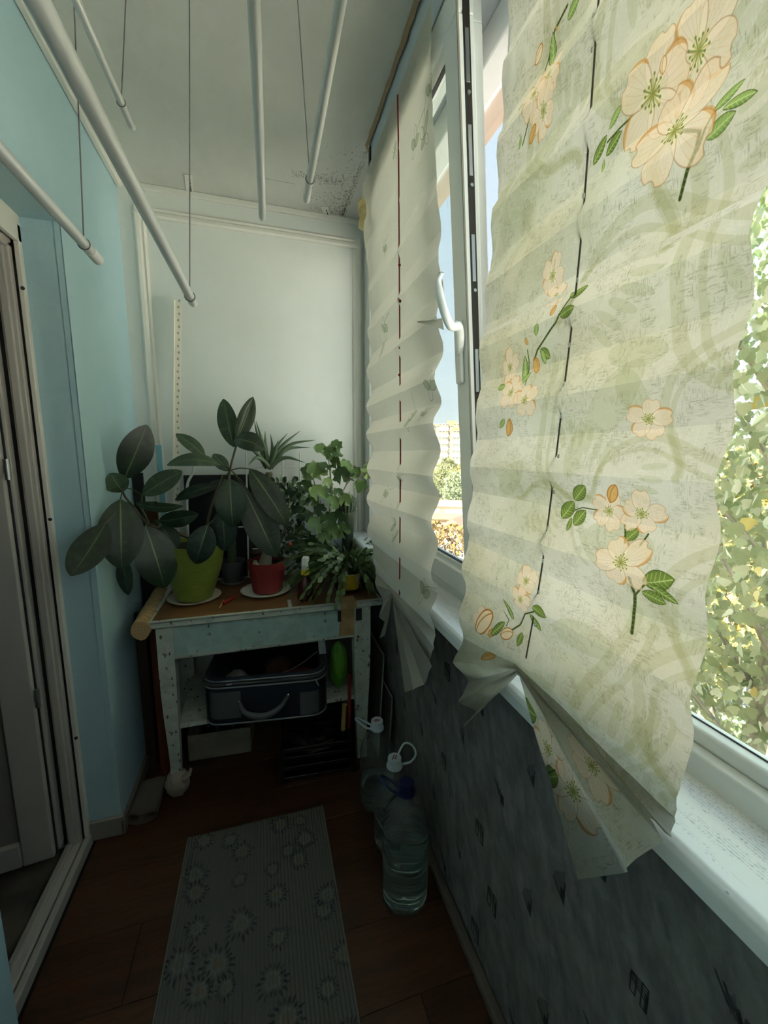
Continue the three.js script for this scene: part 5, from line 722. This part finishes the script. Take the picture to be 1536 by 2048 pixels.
{ // rubber plant in the green pot
  const brushed = texOf(canvas(512, 512, (x, w, h) => { x.fillStyle = '#84953f'; x.fillRect(0, 0, w, h); for (let i = 0; i < 5200; i++) { x.fillStyle = `rgba(${rnd() < 0.5 ? '110,126,46' : '184,194,104'},${rr(0.04, 0.22)})`; x.fillRect(rnd() * w - 30, rnd() * h, rr(10, 90), rr(0.6, 1.8)); } }));
  saucer(0.108, mat(0xd8d0bc, 0.4), -0.30, -1.845, 'cream saucer under the green pot');
  const o = pot([[0, 0], [0.068, 0], [0.073, 0.006], [0.098, 0.09], [0.114, 0.16], [0.119, 0.21], [0.117, 0.235], [0.121, 0.24]], mat(0xffffff, 0.33, { map: brushed, metalness: 0.25, clearcoat: 0.2 }), -0.302, -1.845, TY + 0.0095, 'rubber_plant', 'large rubber plant with broad dark leaves in a brushed green pot', 'potted plant', R(-3));
  o.children[0].userData.label = 'brushed metallic green pot';
  const inv = o.updateMatrixWorld(true) ?? o.matrixWorld.clone().invert(); const toL = o.matrixWorld.clone().invert();
  const lm = [mat(0xffffff, 0.3, { map: leafTex('#1d301b', '#6f8452', 'rgba(90,120,70,.16)'), clearcoat: 0.12, clearcoatRoughness: 0.35 }), mat(0xffffff, 0.34, { map: leafTex('#17281a', '#5c7246', 'rgba(80,110,66,.16)'), clearcoat: 0.1, clearcoatRoughness: 0.4 }), mat(0xffffff, 0.5, { map: leafTex('#3a4f36', '#7a8b5e', 'rgba(120,140,96,.2)') })];
  // base px, tip px, width px, depth of base and tip, material, bend, fold, twist of the face about the leaf axis
  const spec = [
    [248, 958, 294, 850, 60, -1.72, -1.72, 1, 0.03, 0.1, 0.2], [246, 984, 221, 946, 44, -1.72, -1.70, 2, 0.1, 0.15, -0.2], [285, 990, 364, 942, 40, -1.84, -1.86, 2, 0.05, 0.12, -0.3], [272, 1006, 366, 1012, 20, -1.82, -1.80, 2, 0.13, 0.2, 0.5],
    [241, 999, 243, 1138, 80, -1.62, -1.56, 0, 0.06, 0.14, 0], [212, 1046, 142, 1152, 62, -1.50, -1.34, 1, -0.04, 0.1, 0.3], [291, 1052, 330, 1176, 76, -1.74, -1.72, 0, 0.05, 0.14, -0.15], [246, 1112, 257, 1190, 28, -1.66, -1.64, 1, 0.03, 0.2, 0.6], [318, 1042, 397, 1028, 34, -1.76, -1.74, 1, 0.1, 0.2, 0.3],
    [460, 958, 466, 1054, 60, -1.74, -1.71, 0, 0.08, 0.2, 0.1], [500, 938, 575, 1052, 50, -1.78, -1.74, 0, 0.07, 0.16, -0.2], [490, 982, 552, 1114, 64, -1.80, -1.77, 0, 0.02, 0.12, -0.1], [446, 1018, 450, 1102, 50, -1.80, -1.78, 1, 0.02, 0.12, 0.2], [416, 1050, 392, 1128, 54, -1.73, -1.71, 1, 0.06, 0.14, 0.2],
    [441, 930, 334, 930, 26, -1.82, -1.80, 2, 0.16, 0.25, 0.7], [410, 914, 352, 868, 26, -1.88, -1.90, 2, 0.08, 0.25, 0.5], [468, 894, 447, 798, 38, -1.84, -1.85, 2, 0.05, 0.25, -0.3], [472, 884, 506, 794, 32, -1.83, -1.84, 0, 0.04, 0.25, 0.4], [468, 880, 530, 900, 38, -1.80, -1.76, 0, 0.2, 0.25, -0.5],
    [438, 972, 350, 1000, 24, -1.88, -1.88, 1, 0.14, 0.2, 0.4], [456, 942, 426, 908, 26, -1.86, -1.88, 2, 0.05, 0.2, 0.2], [322, 1052, 355, 1096, 38, -1.80, -1.78, 1, 0.03, 0.1, 0.1], [500, 985, 420, 965, 20, -1.9, -1.9, 1, 0.16, 0.2, 0.4], [470, 1000, 520, 1060, 40, -1.86, -1.84, 1, 0.05, 0.15, 0.3],
  ];
  const stems = [[[400, 1085, -1.84], [345, 1062, -1.83], [300, 1050, -1.82], [268, 1015, -1.76], [246, 985, -1.72], [247, 958, -1.72]], [[438, 1085, -1.85], [446, 1030, -1.85], [455, 965, -1.84], [462, 930, -1.84], [474, 885, -1.84], [480, 850, -1.84]], [[418, 1085, -1.86], [415, 1050, -1.87], [430, 990, -1.87], [445, 950, -1.86]], [[300, 1050, -1.82], [285, 1020, -1.83], [284, 990, -1.84]], [[345, 1062, -1.83], [320, 1046, -1.79], [310, 1040, -1.77]]];
  const local = (p) => p.applyMatrix4(toL);
  const green = mat(0x4b5632, 0.6), brown = mat(0x5d5140, 0.85);
  stems.forEach((s, i) => part('stem', taper(s.map(([a, b, z]) => local(onZ(z, a, b))), [i < 3 ? 0.008 : 0.004, 0.005, 0.0035], 8), i < 3 ? brown : green, o));
  for (const [bx, by, tx, ty, w, zb, zt, mi, bend, fold, tw] of spec) {
    const b = onZ(zb, bx, by), t = onZ(zt, tx, ty), c = b.clone().lerp(t, 0.5), d = c.clone().sub(EYE).dot(ray(768, 1024)) / ray(768, 1024).lengthSq() * 1; const ax = t.clone().sub(b).normalize(); const nr = eyeward(c).applyAxisAngle(ax, tw);
    const mpp = Math.abs(c.clone().applyMatrix4(eyeInv).z) / FOCAL;
    const g = leafGeo(b, t, w * mpp / Math.max(0.55, Math.cos(tw)), nr, { bend, fold, power: 0.62, n: 14 }); g.applyMatrix4(toL); const l = part('leaf', g, lm[mi], o);
  }
  part('petiole', merge(...spec.map(([bx, by, tx, ty, w, zb], i) => { const near = bx < 400 ? (by < 1000 ? [247, 975, -1.72] : bx < 260 ? [258, 1002, -1.74] : [300, 1048, -1.82]) : (by < 900 ? [474, 888, -1.84] : by < 990 ? [462, 940, -1.84] : [446, 1030, -1.85]); return taper([local(onZ(zb, bx, by)), local(onZ((zb + near[2]) / 2, (bx + near[0]) / 2, (by + near[1]) / 2 - 3)), local(onZ(near[2], near[0], near[1]))], [0.002, 0.002, 0.0025], 6); })), green, o);
}
{ // clay-red pot on a plate with a jade plant
  const pm = mat(0xffffff, 0.3, { map: texOf(canvas(512, 128, (x, w, h) => { x.fillStyle = '#e6e4da'; x.fillRect(0, 0, w, h); for (let i = 0; i < 46; i++) { x.strokeStyle = 'rgba(70,66,54,.75)'; x.lineWidth = 2; x.beginPath(); x.arc(i * 11.2, h * 0.42 + 4 * Math.sin(i), 4.5, i, i + 4.4); x.stroke(); x.fillStyle = 'rgba(120,104,70,.7)'; x.fillRect(i * 11.2 + 4, h * 0.4, 3, 6); } })) });
  const pl = saucer(0.112, pm, -0.004, -1.855, 'white plate with dark rim ornament under the red pot', 'plate');
  const prof = [[0, 0], [0.06, 0], [0.064, 0.006], [0.077, 0.105], [0.081, 0.106], [0.083, 0.14], [0.086, 0.142]];
  const o = pot(prof, mat(0x8c2f30, 0.5), 0.004, -1.855, TY + 0.008, 'jade_plant', 'jade plant with many small fleshy leaves in a clay-red pot', 'potted plant');
  o.children[0].userData.label = 'dark red plastic pot';
  part('pot_rib', merge(...Array.from({ length: 36 }, (_, i) => { const a = i / 36 * 6.283; return rod([0.064 * Math.cos(a), 0.01, 0.064 * Math.sin(a)], [0.0772 * Math.cos(a), 0.102, 0.0772 * Math.sin(a)], 0.0016, 0.0016, 4); })), mat(0x8c2f30, 0.5), o);
  const bark = mat(0x8a7f70, 0.9), skin = mat(0xffffff, 0.8);
  part('trunk', merge(taper([[-0.01, 0.11, 0.01], [0.0, 0.16, 0.0], [0.02, 0.22, -0.01], [0.05, 0.30, -0.02]], [0.03, 0.022, 0.013, 0.006], 10), taper([[0.01, 0.17, 0], [0.07, 0.24, 0.0], [0.1, 0.34, -0.02]], [0.013, 0.008, 0.004], 8), taper([[0.015, 0.2, 0], [0.05, 0.3, 0.02], [0.06, 0.42, 0.0]], [0.011, 0.007, 0.004], 8), taper([[0.0, 0.16, 0], [-0.02, 0.26, -0.03], [0.02, 0.4, -0.04]], [0.012, 0.007, 0.004], 8)), bark, o);
  part('stump', merge(taper([[-0.045, 0.118, 0.03], [-0.05, 0.14, 0.03], [-0.048, 0.152, 0.028]], [0.017, 0.015, 0.006], 10)), bark, o);
  const one = leafGeo([0, 0, 0], [0, 1, 0], 0.62, [0, 0, 1], { peak: 0.6, n: 5, m: 4, fold: 0.3, bend: 0.06, power: 0.6 });
  const im = new THREE.InstancedMesh(one, mat(0xffffff, 0.45), 520), m4 = new THREE.Matrix4(), q = new THREE.Quaternion(), col = new THREE.Color(); let k = 0;
  for (let i = 0; i < 520; i++) { const c = V(rr(-1, 1), rr(-1, 1), rr(-1, 1)); if (c.length() > 1) c.normalize(); const ctr = V(0.085 + 0.1 * c.x, 0.33 + 0.17 * c.y, -0.03 + 0.06 * c.z), dir = c.clone().add(V(rr(-0.7, 0.7), rr(0, 1), rr(-0.7, 0.9))).normalize(); q.setFromUnitVectors(V(0, 1, 0), dir); q.multiply(new THREE.Quaternion().setFromAxisAngle(V(0, 1, 0), rnd() * 6.28)); const s = rr(0.024, 0.042); im.setMatrixAt(i, m4.compose(ctr, q, V(s, s, s))); im.setColorAt(i, col.set(['#4d6246', '#5a6e50', '#3f543c', '#6d7f60'][i % 4])); }
  im.name = 'small_leaves'; im.userData = { kind: 'stuff' }; o.add(shade(im));
  part('bud', moved(new THREE.SphereGeometry(0.008, 12, 10), 0.1, 0.225, 0.07), mat(0xb8402a, 0.4), o, 'small red bud');
}
{ // grey pot, brown pot with aloe
  saucer(0.062, mat(0x8f9090, 0.5), -0.155, -2.035, 'grey saucer under the grey pot');
  const g = pot([[0, 0], [0.042, 0], [0.056, 0.09], [0.06, 0.092], [0.06, 0.108]], mat(0x55595c, 0.5), -0.155, -2.035, TY + 0.006, 'stem_cactus', 'knobbly stem cactus in a grey plastic pot', 'potted plant'); g.children[0].userData.label = 'grey plastic pot';
  const cm = mat(0x4c5a3a, 0.8), col = new THREE.CylinderGeometry(0.016, 0.02, 0.36, 14, 26); { const p = col.attributes.position; for (let i = 0; i < p.count; i++) { const k = 1 + 0.2 * Math.sin(p.getY(i) * 150) * Math.sin(Math.atan2(p.getZ(i), p.getX(i)) * 5); p.setX(i, p.getX(i) * k); p.setZ(i, p.getZ(i) * k); } col.computeVertexNormals(); }
  part('column', moved(col, 0, 0.25, 0), cm, g); part('offset', moved(new THREE.SphereGeometry(0.02, 12, 10).scale(0.9, 1.4, 0.9), 0.006, 0.435, 0.0), cm, g);
  const o = pot([[0, 0], [0.05, 0], [0.064, 0.12], [0.068, 0.122], [0.069, 0.15]], mat(0x54362c, 0.55), 0.0, -2.024, TY, 'aloe_plant', 'spiky aloe with toothed narrow leaves in a brown pot', 'potted plant'); o.children[0].userData.label = 'dark brown pot';
  o.updateMatrixWorld(true); const toL = o.matrixWorld.clone().invert(), am = mat(0x5f7356, 0.5), base = [538, 935];
  part('stalk', taper([[0, 0.13, 0], [0.02, 0.3, 0], onZ(-2.02, 538, 945).applyMatrix4(toL)], [0.014, 0.012, 0.016], 8), mat(0x6a6a4c, 0.8), o);
  for (const [tx, ty, mx, my, z] of [[508, 838, 520, 890, -2.02], [512, 842, 527, 890, -1.98], [575, 867, 552, 895, -2.04], [630, 880, 580, 890, -1.97], [620, 895, 575, 898, -2.05], [541, 868, 545, 900, -2.06], [484, 892, 512, 905, -1.97], [556, 880, 550, 905, -1.95], [497, 930, 515, 915, -1.94], [600, 862, 566, 890, -2.06], [530, 862, 532, 900, -2.0], [610, 925, 570, 915, -1.95]]) {
    const b = onZ(-2.02, base[0] + rr(-5, 5), base[1]), m = onZ((z - 2.02) / 2, mx, my), t = onZ(Math.max(z, -2.045), tx, ty), g = taper([b, m, t].map((p) => p.applyMatrix4(toL)), [0.0135, 0.0095, 0.0008], 7); const c = new THREE.CatmullRomCurve3([b, m, t]); const teeth = []; for (let k = 1; k < 14; k++) { const p = c.getPoint(k / 15), s = 0.009 * (1 - k / 16), a = k % 2 ? 1 : -1; teeth.push(moved(new THREE.ConeGeometry(0.0016, 0.005, 4).rotateZ(-a * 1.2), p.x + a * s, p.y + 0.001, p.z)); } part('leaf', merge(g, ...teeth), am, o);
  }
}
{ // geranium behind, round cactus, holiday cactus in the yellow pot
  const o = pot([[0, 0], [0.05, 0], [0.068, 0.1], [0.072, 0.102], [0.072, 0.125]], mat(0x4a3a32, 0.6), 0.215, -2.0, TY, 'geranium', 'leggy geranium with round lobed leaves behind the spray bottle', 'potted plant');
  o.updateMatrixWorld(true); const toL = o.matrixWorld.clone().invert(), L = (z, x, y) => onZ(z, x, y).applyMatrix4(toL);
  const gm = ['#4a6632', '#587438', '#3f582d', '#6a8446', '#7a9250'].map((c) => mat(c, 0.6, { transmission: 0.2, thickness: 0 })), sm = mat(0x6a5a44, 0.8);
  const lobed = new THREE.ShapeGeometry((() => { const s = new THREE.Shape(); for (let i = 0; i <= 60; i++) { const a = -Math.PI / 2 + 0.25 + i / 60 * (2 * Math.PI - 0.5), r = 0.5 * (1 + 0.1 * Math.cos(a * 7) + 0.04 * Math.cos(a * 23)); i ? s.lineTo(r * Math.cos(a), r * Math.sin(a)) : s.moveTo(0, 0); if (!i) s.lineTo(r * Math.cos(a), r * Math.sin(a)); } s.closePath(); return s; })(), 4); { const p = lobed.attributes.position; for (let i = 0; i < p.count; i++) { const X = p.getX(i), Y = p.getY(i), a = Math.atan2(Y, X), r = Math.hypot(X, Y); p.setZ(i, 0.25 * r * r + 0.16 * r * Math.cos(a * 5)); } lobed.computeVertexNormals(); }
  const tops = [[660, 905, -1.96], [672, 925, -1.93], [650, 935, -1.95], [628, 938, -1.95], [640, 950, -1.92], [617, 945, -1.97], [690, 935, -1.95], [683, 950, -1.9], [712, 945, -1.93], [735, 945, -1.95], [741, 938, -1.96], [722, 972, -1.92], [700, 955, -1.97], [655, 965, -1.9], [635, 985, -1.9], [676, 985, -1.9], [665, 1005, -1.88], [640, 1020, -1.88], [625, 1000, -1.93], [690, 1000, -1.93], [656, 1040, -1.86], [630, 1050, -1.86], [676, 1035, -1.9], [645, 900, -1.98], [605, 1010, -1.94], [612, 1035, -1.9], [650, 1075, -1.84], [622, 1085, -1.84], [600, 1060, -1.9], [632, 1140, -1.8], [668, 910, -2.0], [672, 892, -1.98], [655, 985, -1.96], [684, 1060, -1.92], [664, 1062, -1.88], [610, 975, -1.98]];
  const hub = L(-2.0, 648, 1110);
  for (const c of [[[655, 900, -1.97], [662, 985, -1.97]], [[700, 950, -1.94], [672, 1020, -1.96]], [[625, 950, -1.96], [640, 1020, -1.97]], [[738, 945, -1.95], [700, 960, -1.95]], [[640, 1000, -1.9], [645, 1050, -1.94]]]) part('stem', taper([L(c[0][2], c[0][0], c[0][1]), L(c[1][2], c[1][0], c[1][1]), hub.clone()], [0.002, 0.0035, 0.006], 7), sm, o);
  tops.forEach(([x, y, z], i) => { const l = part('leaf', lobed, gm[i % 5], o), p = onZ(z, x, y), e = eyeward(p).add(V(rr(-0.7, 0.7), rr(-0.2, 1.1), rr(-0.4, 0.4))).normalize(), s = rr(0.05, 0.085); l.position.copy(p.applyMatrix4(toL)); l.quaternion.setFromUnitVectors(V(0, 0, 1), e).multiply(new THREE.Quaternion().setFromAxisAngle(V(0, 0, 1), rr(-1, 1))); l.scale.setScalar(s); });
  // plain stake
  const st = solo('plant_stake', rod(onZ(-2.0, 662, 888), onZ(-2.0, 664, 1090), 0.003), mat(0xd9dcc8, 0.5), 'pale stake holding up the geranium', 'stake');
  const c = pot([[0, 0], [0.036, 0], [0.046, 0.07], [0.05, 0.09]], mat(0x4d4238, 0.6), 0.405, -2.02, TY, 'barrel_cactus', 'dark round cactus with radial spines behind the trailing cactus', 'potted plant'), ctr = V(0, 0.37, 0);
  const ball = new THREE.SphereGeometry(0.048, 72, 30); { const p = ball.attributes.position; for (let i = 0; i < p.count; i++) { const a = Math.atan2(p.getZ(i), p.getX(i)), k = 1 + 0.09 * Math.cos(a * 16); p.setX(i, p.getX(i) * k); p.setZ(i, p.getZ(i) * k); } ball.scale(1, 1.12, 1); ball.computeVertexNormals(); } ball.translate(0, 0.37, 0);
  part('globe', ball, mat(0x33402c, 0.7), c); part('neck', taper([[0, 0.08, 0], [0.004, 0.22, 0], [0, 0.34, 0]], [0.026, 0.03, 0.034], 12), mat(0x3b4630, 0.8), c);
  const sp = []; for (let i = 0; i < 16; i++) for (let j = 1; j < 9; j++) { const a = i / 16 * 6.283, t = j / 9 * Math.PI, d = V(Math.sin(t) * Math.cos(a), Math.cos(t) * 1.12, Math.sin(t) * Math.sin(a)), p = ctr.clone().addScaledVector(d, 0.052); for (let k = 0; k < 2; k++) sp.push(rod(p, p.clone().add(d.clone().add(V(rr(-0.6, 0.6), rr(-0.6, 0.6), rr(-0.6, 0.6))).multiplyScalar(0.011)), 0.0006, 0.0001, 3)); }
  const spm = part('spines', merge(...sp), mat(0x8d7c66, 0.7), c); spm.userData.kind = 'stuff';
  const yp = texOf(canvas(256, 128, (x, w, h) => { x.fillStyle = '#d9b62e'; x.fillRect(0, 0, w, h); x.fillStyle = '#e8e2cc'; for (let i = 0; i < 9; i++) { x.beginPath(); x.ellipse(i * 30, h * 0.5 + 14 * Math.sin(i * 2), 10, 16, i, 0, 7); x.fill(); } }));
  saucer(0.068, mat(0x26241f, 0.5), 0.368, -1.79, 'dark saucer under the yellow pot');
  const h = pot([[0, 0], [0.04, 0], [0.045, 0.004], [0.056, 0.075], [0.058, 0.08]], mat(0xffffff, 0.4, { map: yp }), 0.368, -1.79, TY + 0.006, 'holiday_cactus', 'bushy trailing cactus with jointed flat stems in a yellow pot', 'potted plant'); h.children[0].userData.label = 'yellow pot with white pattern';
  const seg = leafGeo([0, 0, 0], [0, 1, 0], 0.5, [0, 0, 1], { peak: 0.65, n: 5, m: 2, fold: 0.1, power: 0.5 }), mats = [], m4 = new THREE.Matrix4(), q = new THREE.Quaternion();
  for (let i = 0; i < 190; i++) { const a = i * 2.39996, out = rr(0.35, 1), hh = rr(0.2, 1.9); let p = V(0.02 * Math.cos(a), 0.07, 0.02 * Math.sin(a)), d = V(out * Math.cos(a), 1.1 * hh + 0.4, out * Math.sin(a)).normalize(); const n = 7 + Math.floor(rnd() * 5); for (let k = 0; k < n; k++) { const s = rr(0.028, 0.04); q.setFromUnitVectors(V(0, 1, 0), d).multiply(new THREE.Quaternion().setFromAxisAngle(V(0, 1, 0), a + rr(-0.6, 0.6))); if (p.x < 0.11 && p.y > -0.003) mats.push(m4.compose(p, q, V(s, s, s)).clone()); p = p.clone().addScaledVector(d, s * 0.93); d = d.clone().add(V(0.16 * Math.cos(a), -0.34 + 0.12 * hh, 0.16 * Math.sin(a))).normalize(); } }
  const im = new THREE.InstancedMesh(seg, mat(0xffffff, 0.55), mats.length), col = new THREE.Color(); mats.forEach((m, i) => { im.setMatrixAt(i, m); im.setColorAt(i, col.set(['#4c6238', '#5a7042', '#42582f', '#6a7d4c'][i % 4])); }); im.name = 'jointed_stems'; im.userData = { kind: 'stuff' }; h.add(shade(im));
}
{ // spray bottle, pencils, rack and board behind the plants
  const o = thing('spray_bottle', 'dark red spray bottle with yellow collar and white trigger head', 'spray bottle', [0.161, TY, -1.725], R(70));
  part('bottle_body', lathe([[0, 0], [0.034, 0], [0.036, 0.006], [0.035, 0.03], [0.031, 0.034], [0.033, 0.04], [0.028, 0.07], [0.016, 0.098], [0.0145, 0.11], [0, 0.11]], 32), mat(0x4a0f12, 0.2, { clearcoat: 0.5 }), o);
  part('collar', moved(new THREE.CylinderGeometry(0.0165, 0.0185, 0.026, 26), 0, 0.122, 0), mat(0xd8c431, 0.4), o, 'yellow collar');
  part('spray_head', merge(extrude([[-0.014, 0], [0.014, 0], [0.018, 0.022], [0.034, 0.03], [0.036, 0.042], [0.012, 0.05], [-0.012, 0.046], [-0.018, 0.02]], 0.022, 0.003).translate(0, 0.134, -0.011), extrude([[0.014, 0.0], [0.02, -0.004], [0.03, 0.006], [0.026, 0.026], [0.02, 0.024]], 0.012, 0.002).translate(0.002, 0.126, -0.006)), mat(0xe8ecec, 0.35), o, 'white trigger head');
  const pc = solo('pencil', rod([0, 0, 0], [0.012, 0.002, -0.075], 0.0035, 0.0035, 6), mat(0xb98a50, 0.5), 'wooden pencil lying in front of the green pot', 'pencil'); { const p = onY(TY, 438, 1218); pc.position.set(p.x, TY + 0.0042, p.z); }
  const rp = solo('red_marker', merge(rod([0, 0, 0], [0.03, 0.002, -0.05], 0.006, 0.005, 12), rod([0.03, 0.002, -0.05], [0.038, 0.003, -0.064], 0.0062, 0.0062, 12)), mat(0xa01818, 0.4), 'red marker lying beside the pencil', 'marker'); { const p = onY(TY, 447, 1210); rp.position.set(p.x, TY + 0.0065, p.z); }
  const bd = solo('dark_board', box(-0.36, 0.03, 0.002, 0.52, -0.006, 0.006, 0.003), mat(0x0c0c0d, 0.5), 'black board leaning on end wall behind the plants', 'board'); bd.position.set(0.0, TY, -2.126);
  const rk = thing('wire_rack', 'white wire rack standing behind the aloe', 'rack', [0, TY, -2.11]); const wm = mat(0xe2e2dc, 0.4), P = (x, y) => { const p = onZ(-2.11, x, y); return [p.x, p.y - TY, 0]; };
  part('wire', merge(rod(P(468, 937), P(620, 933), 0.003), rod(P(476, 1054), P(600, 1050), 0.003), rod(P(505, 1098), P(570, 1094), 0.003)), wm, rk); for (const [a, b] of [[492, 497], [565, 566], [600, 600]]) { const t = P(a, 905), f = P(b, 1150); part('upright', rod([t[0], t[1], -0.004], [f[0], 0.001, -0.004], 0.004), wm, rk); }
  const hk = solo('white_hook', merge(tube([onZ(-2.05, 372, 935), onZ(-2.05, 378, 929), onZ(-2.05, 388, 932), onZ(-2.05, 386, 945), onZ(-2.05, 376, 965), onZ(-2.05, 374, 1000), onZ(-2.05, 380, 1165)], 0.006, 8, 40)), wm, 'white plastic hook rod standing behind the rubber plant', 'hook rod');
}
renderer.render(scene, camera);
